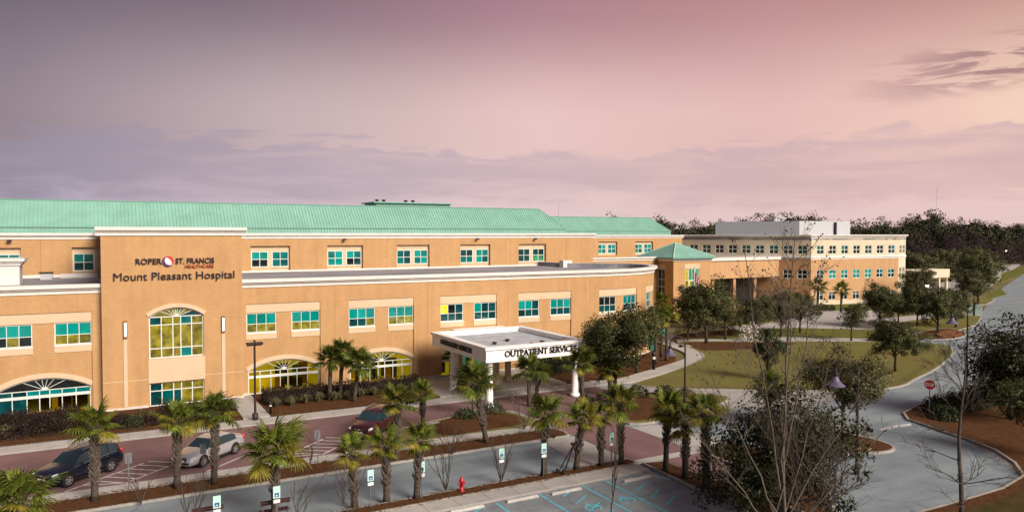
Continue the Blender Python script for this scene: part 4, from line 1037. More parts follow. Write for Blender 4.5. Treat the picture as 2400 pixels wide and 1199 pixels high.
for i, (x, y) in enumerate(((12.8,33.75),(16.1,33.75),(19.3,33.65),(21.95,33.5),(26.6,33.25))):
    tag(obj('wheel_stop', wsm, None, Matrix.Translation((x, y, .0))), f'white concrete wheel stop, {["first","second","third","fourth","fifth"][i]} from the left in the front lot', 'wheel stop', 'wheel stops in the front lot')
# drain cover
dr = MB().box(-.7,.7,-.22,.22,0,.05).mesh('drain_cover', M_CONCD); tag(obj('drain_cover', dr, None, Matrix.Translation((20.9,50.2,.14))), 'flat concrete drain cover at the kerb of the drive island', 'drain cover')

# ================================================================== CARS
def interp(x, pts):
    for (a, b), (c, d) in zip(pts, pts[1:]):
        if x <= c: return b+(d-b)*max(0, min(1, (x-a)/(c-a)))
    return pts[-1][1]
M_TYRE = mat('tyre_rubber', (.012,.012,.013), .8); M_RIM = mat('alloy_rim', (.45,.45,.46), .3, .5, .8)
M_CGLASS = mat('car_glass', (.012,.035,.042), .05, .8); M_LENS = mat('headlamp_lens', (.62,.66,.70), .1, .8); M_TAIL = mat('tail_lamp', (.5,.02,.03), .2, .6)
M_BLACKP = mat('black_plastic', (.015,.015,.016), .5); M_CHROME = mat('chrome_trim', (.6,.6,.62), .2, .5, .9)
def car(label, loc, ang, paint, kind):
    suv = kind == 'suv'
    L_ = 4.75 if suv else 4.8
    if suv:
        st = [0,.05,.16,.45,.85,1.12,1.22,1.5,1.88,2.02,2.72,2.82,3.55,3.65,4.22,4.36,4.60,4.68,4.75]
        top = [(0,.70),(.05,.82),(.16,.93),(.45,1.0),(1.12,1.09),(1.22,1.12),(1.88,1.55),(2.02,1.62),(2.8,1.70),(3.65,1.68),(4.22,1.60),(4.36,1.54),(4.6,1.12),(4.68,1.0),(4.75,.8)]
        belt = [(0,.66),(1.0,.98),(2,1.04),(3.6,1.10),(4.6,1.08),(4.75,.78)]; Wd = .94; zb = .30; wr = .36; wx = (.90, 3.72)
        glass_side = [(1.5,1.88),(1.88,2.02),(2.02,2.72),(2.82,3.55),(3.65,4.22)]; ws = (1.22,1.88); rw = (4.36,4.60)
    else:
        st = [0,.05,.16,.45,.9,1.22,1.32,1.65,2.05,2.18,2.75,2.85,3.45,3.55,3.85,4.28,4.36,4.6,4.74,4.8]
        top = [(0,.58),(.05,.68),(.16,.76),(.45,.83),(1.22,.96),(1.32,.99),(2.05,1.36),(2.18,1.40),(2.8,1.46),(3.45,1.42),(3.55,1.40),(4.28,1.08),(4.36,1.06),(4.74,1.0),(4.8,.75)]
        belt = [(0,.55),(1.0,.86),(2,.92),(3.6,.97),(4.6,.94),(4.8,.7)]; Wd = .90; zb = .24; wr = .33; wx = (.92, 3.72)
        glass_side = [(1.65,2.05),(2.05,2.18),(2.18,2.75),(2.75,2.85),(2.85,3.45),(3.45,3.55),(3.55,3.85)]; ws = (1.32,2.05); rw = (3.55,4.28)
    wpts = [(0,Wd*.66),(.05,Wd*.76),(.16,Wd*.86),(.45,Wd*.95),(.9,Wd),(3.9,Wd),(4.4,Wd*.95),(L_-.07,Wd*.88),(L_,Wd*.76)]
    root = thing('parked_car', (loc[0], loc[1], 0), label, 'car', 'cars parked on the brick drive')
    Mx = Matrix.Translation((loc[0], loc[1], .012)) @ Matrix.Rotation(ang, 4, 'Z') @ Matrix.Translation((-L_/2, 0, 0))
    V = []; n = 8
    for x in st:
        w = interp(x, wpts); t = interp(x, top); b = min(interp(x, belt), t-.05); wt = w*.96-(t-b)*.34
        half = [(0,zb+.02),(w*.88,zb),(w*.985,zb+.14),(w,(zb+b)/2+.05),(w*.975,b),(wt,t-.05),(wt*.86,t),(0,t+.03)]
        V.append([(x,-y,z) for y, z in half]+[(x,y,z) for y, z in half[::-1]][1:-1])
    k = len(V[0]); body = MB(); body.v = [p for r in V for p in r]
    parts = {'windscreen': MB(), 'rear_window': MB(), 'side_window': []}
    for i in range(len(st)-1):
        for j in range(k):
            q = [V[i][j], V[i+1][j], V[i+1][(j+1) % k], V[i][(j+1) % k]]
            jj = j if j < n-1 else 2*(n-1)-1-j
            iv = (st[i], st[i+1])
            if jj == 4 and iv in glass_side: parts['side_window'].append((q, j)); 
            elif jj in (5,6) and ws[0] <= iv[0] and iv[1] <= ws[1]: parts['windscreen'].quad(*q)
            elif jj in (5,6) and rw[0] <= iv[0] and iv[1] <= rw[1]: parts['rear_window'].quad(*q)
            else: body.f.append((i*k+j, (i+1)*k+j, (i+1)*k+(j+1) % k, i*k+(j+1) % k))
    body.f.append(tuple(range(k))); body.f.append(tuple((len(st)-1)*k+j for j in range(k))[::-1])
    me = body.mesh('body', paint, True); 
    bm = bmesh.new(); bm.from_mesh(me); bmesh.ops.recalc_face_normals(bm, faces=bm.faces); bm.to_mesh(me); bm.free()
    obj('body', me, root, Mx)
    parts['windscreen'].build('windscreen', M_CGLASS, root, Mx, True); parts['rear_window'].build('rear_window', M_CGLASS, root, Mx, True)
    for q, j in parts['side_window']: MB().quad(*q).build('side_window', M_CGLASS, root, Mx)
    # wheels
    tm = MB(); rm = MB()
    prof = [(wr*.62,-.11),(wr*.95,-.11),(wr,-.07),(wr,.07),(wr*.95,.11),(wr*.62,.11)]
    tm.lathe(prof, 22); tyre = tm.mesh('tyre', M_TYRE, True)
    rm.lathe([(wr*.66,.08),(wr*.66,.118),(wr*.58,.118),(wr*.57,.1)], 22); rm.lathe([(0.07,.09),(.07,.125),(0,.13)], 10)
    for s in range(5):
        rm.box(.04, wr*.60, -.05, .05, .1, .12, Matrix.Rotation(2*math.pi*s/5, 4, 'Z'))
    rim = rm.mesh('rim', M_RIM)
    arch = MB().lathe([(wr+.07,0),(wr+.07,.008),(0,.009)], 22).mesh('wheel_arch', M_BLACKP)
    for x in wx:
        for s in (-1, 1):
            mw = Mx @ Matrix.Translation((x, s*(Wd-.085), wr)) @ Matrix.Rotation(R(90) if s < 0 else R(-90), 4, 'X')
            o = obj('tyre', tyre, root, mw); obj('rim', rim, o, mw)
            obj('wheel_arch', arch, root, Mx @ Matrix.Translation((x, s*(Wd-.004), wr+.04)) @ Matrix.Rotation(R(90) if s < 0 else R(-90), 4, 'X'))
    hz = .80 if suv else .66
    for s in (-1, 1):
        b = MB().lathe([(0,-1),(.5,-.87),(.87,-.5),(1,0),(.87,.5),(.5,.87),(0,1)], 12)
        obj('headlight', b.mesh('headlight', M_LENS, True), root, Mx @ Matrix.Translation((.30, s*Wd*.72, hz+.02)) @ Matrix.Rotation(s*R(-28), 4, 'Z') @ Matrix.Rotation(R(-10), 4, 'Y') @ Matrix.Diagonal((.26,.20,.085,1)))
        obj('tail_light', b.mesh('tail_light', M_TAIL, True), root, Mx @ Matrix.Translation((L_-.16, s*Wd*.82, hz+.25)) @ Matrix.Diagonal((.12,.12,.17,1)))
        mr = MB().lathe([(0,-1),(.6,-.8),(1,0),(.6,.8),(0,1)], 8)
        obj('wing_mirror', mr.mesh('wing_mirror', paint, True), root, Mx @ Matrix.Translation((1.72 if suv else 1.78, s*(Wd+.10), (1.10 if suv else .97))) @ Matrix.Diagonal((.08,.14,.08,1)))
        if suv: MB().tube([(2.1,s*.60,1.68),(2.2,s*.60,1.745),(3.9,s*.60,1.74),(4.05,s*.60,1.67)], .022, 6).build('roof_rail', M_CHROME, root, Mx)
        MB().tube([(1.3,s*(Wd*.985),interp(1.3,belt)+.01),(2.4,s*Wd*.985,interp(2.4,belt)+.015),(4.1,s*Wd*.97,interp(4.1,belt)+.02)], .014, 5).build('belt_trim', M_CHROME, root, Mx)
        for hx in (2.55, 3.35): MB().box(hx, hx+.18, s*(Wd+.003)-.012, s*(Wd+.003)+.012, interp(hx,belt)-.12, interp(hx,belt)-.09).build('door_handle', M_CHROME if suv else paint, root, Mx)
    gr = MB(); gr.box(.0,.10,-.42,.42,hz-.16,hz+.06); gr.build('grille', M_BLACKP, root, Mx)
    gb = MB(); gb.box(-.012,.03,-.40,.40,hz-.03,hz-.005); gb.box(-.02,.03,-.07,.07,hz-.07,hz+.03); gb.build('grille_bar', M_CHROME, root, Mx)
    MB().box(-.01,.06,-.60,.60,zb+.10,zb+.22).build('lower_grille', M_BLACKP, root, Mx)
    MB().box(-.025,.02,-.26,.26,zb+.22,zb+.33).build('number_plate', mat('plate_white', (.6,.62,.6), .5), root, Mx)
    sk = MB(); sk.box(.5, L_-.5, -Wd*.93, Wd*.93, zb-.10, zb+.03); sk.build('underbody', M_BLACKP, root, Mx)
    return root
def paint(name, c, metal=.3):
    m = mat(name, c, .28, .5, metal); b = m.node_tree.nodes['Principled BSDF']; b.inputs['Coat Weight'].default_value = .8; b.inputs['Coat Roughness'].default_value = .05; return m
car('dark navy SUV parked nose-in at the left end of the brick drive', (-1.25,49.2), R(42), paint('navy_paint', (.006,.012,.03)), 'suv')
car('silver sedan parked nose-in between two palms on the brick drive', (5.75,49.35), R(42), paint('silver_paint', (.55,.57,.58), .5), 'sedan')
car('dark red SUV parked behind the yellow-green palms on the brick drive', (16.75,50.3), R(46), paint('red_paint', (.055,.006,.009)), 'suv')

# ================================================================== LAMPS, SIGNS, SMALL THINGS
LEFT = Vector((-RT.x, -RT.y, 0))
M_PURP = mat('purple_grey_shade', (.105,.085,.15), .5, .4); M_POLE = mat('dark_plum_pole', (.028,.014,.016), .5, .4)
M_BULB = mat('lamp_bulb', (.8,.7,.5), .4, emit=(1,.72,.35), estr=3.0)
M_BULB_OFF = mat('lamp_diffuser', (.7,.68,.62), .4)
def bell_lamp(x, y, H, label, group='shepherd-crook garden lamps', reach=1.25):
    t = thing('street_lamp', (x, y), label, 'street lamp', group); B = Vector((x, y, 0))
    MB().lathe([(.17,0),(.17,.35),(.11,.5),(.085,.9),(.065,H-.9),(.06,H-.7)], 12, (x,y,0)).build('pole', M_POLE, t, None, True)
    pts = [B+Vector((0,0,H-.7))]
    for k in range(0, 11):
        a = math.pi*k/10*.98; pts.append(B+LEFT*(reach/2*(1-math.cos(a)))+Vector((0,0,H-.7+.7*math.sin(a))))
    MB().tube(pts, .042, 8).build('crook_arm', M_POLE, t, None, True)
    e = pts[-1]; c = (e.x, e.y, e.z)
    MB().lathe([(.05,.12),(.09,.05),(.06,-.05),(.12,-.12),(.16,-.3),(.07,-.36)], 14, c).build('neck', M_POLE, t, None, True)
    s = MB().lathe([(.10,-.32),(.17,-.42),(.22,-.55),(.34,-.72),(.52,-.86),(.56,-.90),(.52,-.885),(.10,-.5)], 20, c).build('bell_shade', M_PURP, t, None, True)
    MB().lathe([(.0,-.80),(.14,-.78),(.14,-.6),(0,-.55)], 12, c).build('bulb', M_BULB_OFF, s, None, True)
    return t
x, y = gp(1605, 946); bell_lamp(x, y, 5.6, 'plum crook lamp with purple bell shade standing on the corner island by the oak')
bell_lamp(38.4, 27.8, 6.75, 'nearest crook lamp with purple bell shade rising from behind the foreground magnolia', reach=1.3)
x, y = gp(2265, 912); bell_lamp(x, y, 7.5, 'tall crook lamp with grey bell shade beside the road past the stop sign', reach=1.4)
def parking_light(x, y, H, label):
    t = thing('parking_light', (x, y), label, 'street lamp')
    MB().lathe([(.22,0),(.22,.6),(.09,.62),(.075,H)], 12, (x,y,0)).build('pole', M_POLE, t, None, True)
    b = MB(); b.box(x-.55, x+.55, y-.04, y+.04, H-.08, H+.02); b.build('cross_arm', M_POLE, t)
    for s in (-1, 1): MB().box(x+s*.32-.26, x+s*.32+.26, y-.28, y+.28, H+.02, H+.16).build('lamp_head', M_POLE, t)
    MB().lathe([(.05,H),(.05,H+.25),(.11,H+.26),(.11,H+.32),(0,H+.34)], 10, (x,y,0)).build('photocell', M_POLE, t)
parking_light(9.95, 57.6, 5.75, 'dark twin-head parking light on a straight pole by the front walk')
def lit_light(px, py, hx, hy, label):
    x, y = gp(px, py); d = math.hypot(x, y); dep = x*math.cos(YAW)+y*math.sin(YAW); H = 14-(hy-548)/FPX*dep; off = (hx-px)/FPX*dep
    t = thing('street_light', (x, y), label, 'street lamp', 'lit street lights far right')
    MB().tube([(x,y,0),(x,y,H+.25)], [.14,.08], 8).build('pole', mat('rusty_pole', (.10,.055,.03), .6), t)
    e = Vector((x, y, 0))-LEFT*off
    MB().tube([(x,y,H+.1),(e.x,e.y,H+.35)], .05, 6).build('arm', M_POLE, t)
    MB().lathe([(.1,.3),(.35,.12),(.42,0)], 12, (e.x,e.y,H)).build('lamp_head', M_POLE, t)
    MB().lathe([(0,-.26),(.17,-.2),(.24,-.08),(.25,.0)], 12, (e.x,e.y,H)).build('bulb', M_BULB, t)
lit_light(2283, 706, 2300, 633, 'lit street light with pale yellow glow above the dark trees beside the road')
lit_light(2150, 750, 2172, 668, 'lit street light on a rusty pole among the dark oaks')
lit_light(2350, 640, 2357, 587, 'small lit street light far off against the forest')
# accessible-parking signs
M_SIGN = mat('mint_white_plate', (.42,.68,.60), .5); M_BLUE = mat('sign_blue', (.01,.06,.22), .5); M_GALV = mat('galvanised_post', (.16,.17,.18), .5, .4, .4); M_BACK = mat('sign_back_grey', (.17,.18,.185), .5, .4, .3)
M_WHS = mat('sign_white', (.72,.74,.72), .5)
ptm = MB().box(-.03,.03,-.02,.02,0,1.9).box(-.012,.012,-.035,-.02,.1,1.85).mesh('post', M_GALV)
plm = MB().box(-.165,.165,-.055,-.035,1.38,1.95).mesh('plate', M_SIGN); sqm = MB().box(-.10,.10,-.06,-.055,1.43,1.63).mesh('blue_square', M_BLUE); smm = MB().box(-.15,.15,-.055,-.035,1.15,1.31).mesh('small_plate', M_WHS)
sy = disc(.038,.055,-50,250,0,n=12); sy.quad((-.012,.0,0),(.012,0,0),(.012,.085,0),(-.012,.085,0)); sy.quad((0,.0,.0005),(.06,0,.0005),(.06,.015,.0005),(0,.015,.0005)); sym = sy.mesh('access_symbol', M_WHS)
def yplane(px, py, Yv):
    d = FW+RT*((px-1200)/FPX)-UP*((py-599.5)/FPX); return d.x*Yv/d.y
spots = [(508,1171,36.0),(648,1153,36.0),(868,1116,36.2),(988,1103,36.2),(1175,1078,36.3),(1274,1058,36.0),(1433,1036,36.0)]
words = ['leftmost accessible-parking sign, at the bottom edge of the road', 'accessible-parking sign just right of the bushy bottom palm', 'accessible-parking sign between the two short palms left of the hydrant', 'accessible-parking sign against the palm trunk left of the hydrant', 'accessible-parking sign inside the bare forked shrub right of the hydrant', 'accessible-parking sign fixed in front of a palm trunk', 'rightmost accessible-parking sign, between the last two palms before the crossing']
for (px, py, Yv), wd in zip(spots, words):
    x = yplane(px, py, Yv); t = thing('parking_sign', (x, Yv, .1), wd, 'sign', 'accessible-parking signs along the lot')
    m = Matrix.Translation((x, Yv, .1)); obj('post', ptm, t, m); p = obj('plate', plm, t, m); obj('blue_square', sqm, p, m); obj('small_plate', smm, t, m)
    obj('access_symbol', sym, p, m @ Matrix.Translation((-.01,-.0615,1.49)) @ Matrix.Rotation(R(90), 4, 'X'))
for (px, py), wd in zip(((302,1146),(477,1121),(745,1084)), ('grey back of a parking sign beside the navy SUV', 'grey back of a parking sign in front of the silver sedan', 'grey back of a parking sign beside the second striped bay')):
    x, y = gp(px, py, .1); t = thing('parking_sign', (x, y, .1), wd, 'sign', 'parking signs seen from behind')
    m = Matrix.Translation((x, y, .1)) @ Matrix.Rotation(R(180), 4, 'Z'); obj('post', ptm, t, m)
    b = MB().box(-.17,.17,-.055,-.035,1.42,2.0); obj('plate', b.mesh('plate', M_BACK), t, m)
# stop sign
x, y = gp(2178, 975); t = thing('stop_sign', (x, y, .1), 'red octagonal stop sign on a post by the clipped shrubs', 'sign')
fa_ = math.atan2(-y, -x)+R(90)          # faces the lot
mS = face_m(x, y, .1, fa_)
MB().box(-.04,.04,0,2.7,-.06,-.02).build('post', M_GALV, t, mS)
oc = [( .42*math.cos(R(22.5+45*k)), 2.35+.42*math.sin(R(22.5+45*k))) for k in range(8)]
oc2 = [( .385*math.cos(R(22.5+45*k)), 2.35+.385*math.sin(R(22.5+45*k))) for k in range(8)]
MB().prism(oc, -.018, .004, True).build('border', M_WHS, t, mS); MB().prism(oc2, .005, .009).build('plate', mat('stop_red', (.35,.012,.022), .5), t, mS)
lettering(t, 'STOP', mS @ Matrix.Translation((-.29, 2.23, .014)), .58, .24, M_WHS, .015, ext=.003)
# hydrant
x, y = gp(1082, 1150, .14); t = thing('fire_hydrant', (x, y, .14), 'red fire hydrant on the mulch strip beside the road', 'hydrant')
M_HYD = mat('hydrant_red', (.36,.008,.012), .4, .5, var=.15, vscale=4)
MB().lathe([(.16,0),(.16,.06),(.105,.08),(.105,.52),(.145,.54),(.145,.59),(.12,.62),(.09,.71),(.045,.76),(.035,.82),(0,.83)], 16, (x,y,.14)).build('barrel', M_HYD, t, None, True)
for a in (0, 180, 270):
    d = Vector((math.cos(R(a)), math.sin(R(a)), 0)); p = Vector((x,y,.14+.45)); MB().tube([p+d*.08, p+d*.16, p+d*.16, p+d*.2], [.055,.055,.07,.07], 10).build('outlet_cap', M_HYD, t)
# timber braces on one palm
x, y = gp(1350, 1100, .14); t = thing('timber_brace', (x-.7, y-.2, .14), 'pair of dark slanted timber props leaning on a palm trunk', 'brace')
a1 = gp(1306,1108,.14); a2 = gp(1320,1110,.14)
for a in (a1, a2):
    MB().tube([(a[0],a[1],.1),(x-.15,y-.05,1.75)], .05, 4).build('prop', M_DARKM, t)
MB().box(x-.26, x+.2, y-.22, y+.2, 1.62, 1.74).build('collar', M_DARKM, t)
for a in (a1, a2): MB().box(a[0]-.06, a[0]+.06, a[1]-.06, a[1]+.06, .1, .42).build('stake', M_DARKM, t)
# low brown benches behind the first two parking signs
M_WOOD = mat('dark_maroon_wood', (.055,.018,.016), .7, var=.3, vscale=3)
for px, py, wd in ((646,1179,'dark maroon bench back behind the second accessible-parking sign'), (487,1196,'dark maroon bench back behind the leftmost accessible-parking sign')):
    Yv = 36.9; xx = yplane(px, py, Yv); t = thing('bench', (xx, Yv, 0), wd, 'bench', 'benches facing the road'); zt = 14-(py-548)/FPX*(xx*math.cos(YAW)+Yv*math.sin(YAW))
    for k in range(2): MB().box(xx-.7, xx+.7, Yv-.02, Yv+.02, zt-.14+.12*k, zt-.04+.12*k).build('back_slat', M_WOOD, t)
    for k in range(3): MB().box(xx-.7, xx+.7, Yv+.06+.15*k, Yv+.19+.15*k, zt-.55, zt-.51).build('seat_slat', M_WOOD, t)
    for s in (-.6, .6):
        b = MB(); b.box(xx+s-.02, xx+s+.02, Yv+.022, Yv+.05, 0, zt+.02); b.box(xx+s-.02, xx+s+.02, Yv+.46, Yv+.5, 0, zt-.552); b.box(xx+s-.02, xx+s+.02, Yv+.05, Yv+.46, zt-.6, zt-.552); b.build('leg', M_GALV, t)
# bollard light by the front walk
x, y = gp(634, 972); t = thing('bollard_light', (x, y, .1), 'short dark bollard light at the mulch edge beside the front walk', 'bollard')
MB().lathe([(.1,.1),(.1,.85),(.12,.86),(.12,1.0),(0,1.05)], 12, (x,y,0)).build('post', M_DARKM, t, None, True)
MB().lathe([(.105,.7),(.105,.8)], 12, (x,y,0)).build('lens', M_BULB_OFF, t)
x, y = gp(1532, 868); t = thing('bollard_light', (x, y, .1), 'dark bollard post on the mulch bed at the rounded wing corner', 'bollard')
MB().lathe([(.16,.1),(.16,1.5),(.2,1.52),(.2,1.9),(0,2.0)], 12, (x,y,0)).build('post', M_DARKM, t, None, True); MB().lathe([(.165,1.2),(.165,1.45)], 12, (x,y,0)).build('lens', M_BULB_OFF, t)
# green awning on the rounded wing
x, y = 57.2, 67.6; t = thing('door_awning', (x, y, 2.2), 'small green awning over a side door on the rounded wing', 'awning')
ma = Matrix.Translation((57.6, 69.4, 0)) @ Matrix.Rotation(R(38), 4, 'Z')
b = MB(); b.quad((-1.2,-1.6,2.3),(1.2,-1.6,2.3),(1.2,0,3.6),(-1.2,0,3.6)); b.quad((-1.2,-1.6,2.3),(-1.2,0,3.6),(-1.2,0,2.3)); b.quad((1.2,-1.6,2.3),(1.2,0,2.3),(1.2,0,3.6)); b.quad((-1.2,-1.6,2.0),(1.2,-1.6,2.0),(1.2,-1.6,2.3),(-1.2,-1.6,2.3)); b.build('canvas', mat('awning_green', (.02,.17,.11), .7), t, ma)
MB().box(-1.1,1.1,-.15,-.05,.1,2.2).build('door', mat('door_teal', (.03,.14,.11), .4), t, ma)
# monument sign panels far right
x, y = gp(2283, 742); t = thing('monument_sign', (x, y, 0), 'pale twin-panel roadside sign on the grass island far right', 'sign')
mm = face_m(x, y, 0, math.atan2(-y, -x)+R(90))
for s in (-1, 1): MB().box(s*.62-.5, s*.62+.5, .2, 2.2, -.08, .08).build('panel', mat('pale_mint_panel', (.55,.68,.62), .5), t, mm)
MB().box(-.12,.12,0,2.6,-.12,.12).build('post', M_DARKM, t, mm); MB().box(-1.3,1.3,0,.2,-.2,.2).build('base', M_BRICK, t, mm)
# flag
x, y = gp(1626, 782); t = thing('flagpole', (x, y, 0), 'flagpole with a limp striped flag in front of the pavilion window', 'flagpole')
dep = x*math.cos(YAW)+y*math.sin(YAW); zf = lambda py: 14-(py-548)/FPX*dep
MB().tube([(x,y,0),(x,y,zf(628))], [.09,.05], 8).build('pole', M_WHS, t)
MB().lathe([(0,-.1),(.1,0),(0,.1)], 8, (x,y,zf(628)+.1)).build('finial', M_CHROME, t)
zt, zl = zf(636), zf(683); FR = mat('flag_red', (.4,.03,.04), .8); FWm = mat('flag_white', (.65,.6,.6), .8)
for k in range(7):
    a0_, a1_ = .08+.1*k, .08+.1*(k+1); b = MB()
    for j in range(6):
        z0_, z1_ = zt-(zt-zl)*j/6-.15*k, zt-(zt-zl)*(j+1)/6-.15*k
        w0, w1 = .12*math.sin(k*1.9+j*.5), .12*math.sin(k*1.9+(j+1)*.5); u0, u1 = .12*math.sin((k+1)*1.9+j*.5), .12*math.sin((k+1)*1.9+(j+1)*.5)
        P = [Vector((x,y,0))-LEFT*a+Vector((LEFT.y,-LEFT.x,0))*w for a, w in ((a0_,w0),(a1_,u0),(a1_,u1),(a0_,w1))]
        b.quad((P[0].x,P[0].y,z0_),(P[1].x,P[1].y,z0_-.15),(P[2].x,P[2].y,z1_-.15),(P[3].x,P[3].y,z1_))
    b.build('flag_fold', [FR,FWm][k % 2], t)
b = MB(); P = [Vector((x,y,0))-LEFT*a+Vector((LEFT.y,-LEFT.x,0))*.16 for a in (.06,.5)]; zz_ = zt-1.3; b.quad((P[0].x,P[0].y,zz_),(P[1].x,P[1].y,zz_-.5),(P[1].x,P[1].y,zt-.5),(P[0].x,P[0].y,zt)); b.build('flag_canton', mat('flag_blue', (.02,.03,.12), .8), t)
# white entry shelter roofs and parked cars far right
x, y = gp(2175, 690); t = thing('walkway_shelter', (x, y, 0), 'white flat shelter roof on posts right of the office building', 'shelter')
MB().box(x-9, x+5, y-2, y+2, 4.0, 5.9).build('roof', M_CREAM2, t, None)
for dx in (-8, -3, 1.5, 4.4): MB().box(x+dx-.25, x+dx+.25, y-1.8, y-1.3, 0, 4.0).build('post', M_CREAM2, t)
# distant radio masts
for px, ty, d, wd in ((1309, 478, 900, 'thin distant radio mast rising behind the second green roof'), (2193, 437, 1200, 'thin distant radio mast above the forest on the right')):
    dr_ = FW+RT*((px-1200)/FPX); x, y = dr_.x*d, dr_.y*d; H = 14+(548-ty)/FPX*d
    t = thing('radio_mast', (x, y, 0), wd, 'mast', 'distant radio masts')
    MB().tube([(x,y,0),(x,y,H)], [.22,.16], 4).build('lattice', mat('mast_grey', (.3,.25,.27), .7), t)
    for k in range(6): MB().box(x-.35, x+.35, y-.35, y+.35, H*(.4+.1*k), H*(.4+.1*k)+.3).build('antenna_ring', M_GALV, t)
# small simple cars in the far lot
CW = [mat('far_car_white', (.6,.6,.6), .3), mat('far_car_dark', (.05,.05,.06), .3), mat('far_car_silver', (.35,.36,.38), .3)]
def far_car(px, py, rz, pm, wd):
    x, y = gp(px, py); t = thing('parked_car', (x, y, 0), wd, 'car', 'cars in the far lot'); m = Matrix.Translation((x,y,.03)) @ Matrix.Rotation(rz, 4, 'Z')
    b = MB(); sec = [(-2.2,.45,.75),(-2.1,.35,.95),(-1.3,.3,1.0),(-.7,.3,1.05),(1.2,.3,1.05),(2.1,.35,.95),(2.25,.45,.7)]
    for (a, z0, z1), (c, z2, z3) in zip(sec, sec[1:]):
        b.quad((a,-.88,z0),(c,-.88,z2),(c,-.88,z3),(a,-.88,z1)); b.quad((c,.88,z2),(a,.88,z0),(a,.88,z1),(c,.88,z3)); b.quad((a,-.88,z1),(c,-.88,z3),(c,.88,z3),(a,.88,z1))
    b.quad((-2.2,.88,.45),(-2.2,-.88,.45),(-2.2,-.88,.75),(-2.2,.88,.75)); b.quad((2.25,-.88,.45),(2.25,.88,.45),(2.25,.88,.7),(2.25,-.88,.7)); b.build('body', pm, t, m)
    g = MB(); lo = [(-1.2,-.82),(1.6,-.82),(1.6,.82),(-1.2,.82)]; hi_ = [(-.5,-.65),(1.0,-.65),(1.0,.65),(-.5,.65)]
    for k in range(4): g.quad((*lo[k],1.03),(*lo[(k+1)%4],1.03),(*hi_[(k+1)%4],1.42),(*hi_[k],1.42))
    g.build('windows', M_CGLASS, t, m); MB().box(-.5,1.0,-.65,.65,1.42,1.46).build('roof', pm, t, m)
    for wx in (-1.4, 1.4):
        for s in (-1, 1): MB().lathe([(.33,-.1),(.33,.1)], 12).build('wheel', M_TYRE, t, m @ Matrix.Translation((wx, s*.83, .33)) @ Matrix.Rotation(R(90), 4, 'X'))
for i, (px, py) in enumerate(((2330,640),(2352,634),(2262,662),(2326,652))):
    far_car(px, py, R(20+40*i), CW[(0,1,2,0)[i]], ['white car at the far end of the lot below the forest edge', 'dark car far off below the forest edge', 'silver car half hidden by trees in the far lot', 'white car in the far lot nearest the road bend'][i])

# ================================================================== VEGETATION
def leafmat(name, stops, rough=.6, spec=.25, trans=.0, objvar=False):
    m = mat(name, stops[0][1], rough, spec, island=stops)
    nt = m.node_tree; bs = nt.nodes['Principled BSDF']; 
    if objvar:
        src = bs.inputs['Base Color'].links[0].from_socket
        oi = nt.nodes.new('ShaderNodeObjectInfo'); mr = nt.nodes.new('ShaderNodeMapRange'); nt.links.new(oi.outputs['Random'], mr.inputs[0]); mr.inputs[3].default_value = .65; mr.inputs[4].default_value = 1.3
        mx = nt.nodes.new('ShaderNodeMix'); mx.data_type = 'RGBA'; mx.blend_type = 'MULTIPLY'; mx.inputs[0].default_value = 1
        cc = nt.nodes.new('ShaderNodeCombineColor'); [nt.links.new(mr.outputs[0], cc.inputs[i]) for i in range(3)]
        nt.links.new(src, mx.inputs[6]); nt.links.new(cc.outputs[0], mx.inputs[7]); nt.links.new(mx.outputs[2], bs.inputs['Base Color'])
    if trans:
        out = nt.nodes['Material Output']; tl = nt.nodes.new('ShaderNodeBsdfTranslucent'); mxs = nt.nodes.new('ShaderNodeMixShader'); mxs.inputs[0].default_value = trans
        nt.links.new(bs.inputs['Base Color'].links[0].from_socket, tl.inputs[0]); nt.links.new(bs.outputs[0], mxs.inputs[1]); nt.links.new(tl.outputs[0], mxs.inputs[2]); nt.links.new(mxs.outputs[0], out.inputs[0])
    return m
L_OAK = leafmat('oak_leaf', [(0,(.032,.040,.012)),(.5,(.070,.080,.024)),(.85,(.12,.125,.042)),(1,(.19,.175,.08))], trans=.25)
L_MAG = leafmat('magnolia_leaf', [(0,(.012,.015,.007)),(.5,(.030,.036,.015)),(.88,(.058,.060,.026)),(1,(.12,.115,.075))], .5, .25, .15)
L_OLIVE = leafmat('olive_leaf', [(0,(.040,.044,.016)),(.5,(.088,.090,.034)),(1,(.17,.155,.065))], trans=.25)
L_HOLLY = leafmat('holly_leaf', [(0,(.010,.016,.006)),(.6,(.028,.042,.014)),(1,(.06,.075,.03))])
L_LORO = leafmat('burgundy_leaf', [(0,(.010,.006,.005)),(.6,(.024,.012,.010)),(1,(.045,.026,.018))])
L_GRASSY = leafmat('tuft_leaf', [(0,(.035,.035,.012)),(.6,(.085,.075,.03)),(1,(.17,.13,.07))])
L_FOREST = leafmat('forest_leaf', [(0,(.024,.027,.015)),(.45,(.042,.049,.022)),(.75,(.064,.066,.032)),(.9,(.078,.062,.048)),(1,(.098,.076,.072))], .9, .1)  # leaf tones lightened to stand in for distance haze
L_BARE = leafmat('bare_wood_twigs', [(0,(.035,.025,.028)),(.6,(.06,.042,.046)),(1,(.09,.065,.065))], .9, .1)
L_BLOOM = leafmat('white_bloom', [(0,(.12,.10,.08)),(.4,(.55,.48,.44)),(1,(.75,.68,.64))])
M_BARK = mat('grey_brown_bark', (.055,.042,.032), .95, .1, var=.35, vscale=6)
M_BARKL = mat('pale_bark', (.115,.094,.072), .95, .1, var=.3, vscale=7)
M_TWIG = mat('twig_bark', (.075,.06,.05), .95, .1, var=.3, vscale=5)
M_PTRUNK = mat('palm_trunk', (.032,.025,.020), .95, .1, var=.0, second=(.11,.088,.07), vscale=4, stretch=(1,1,2.4))
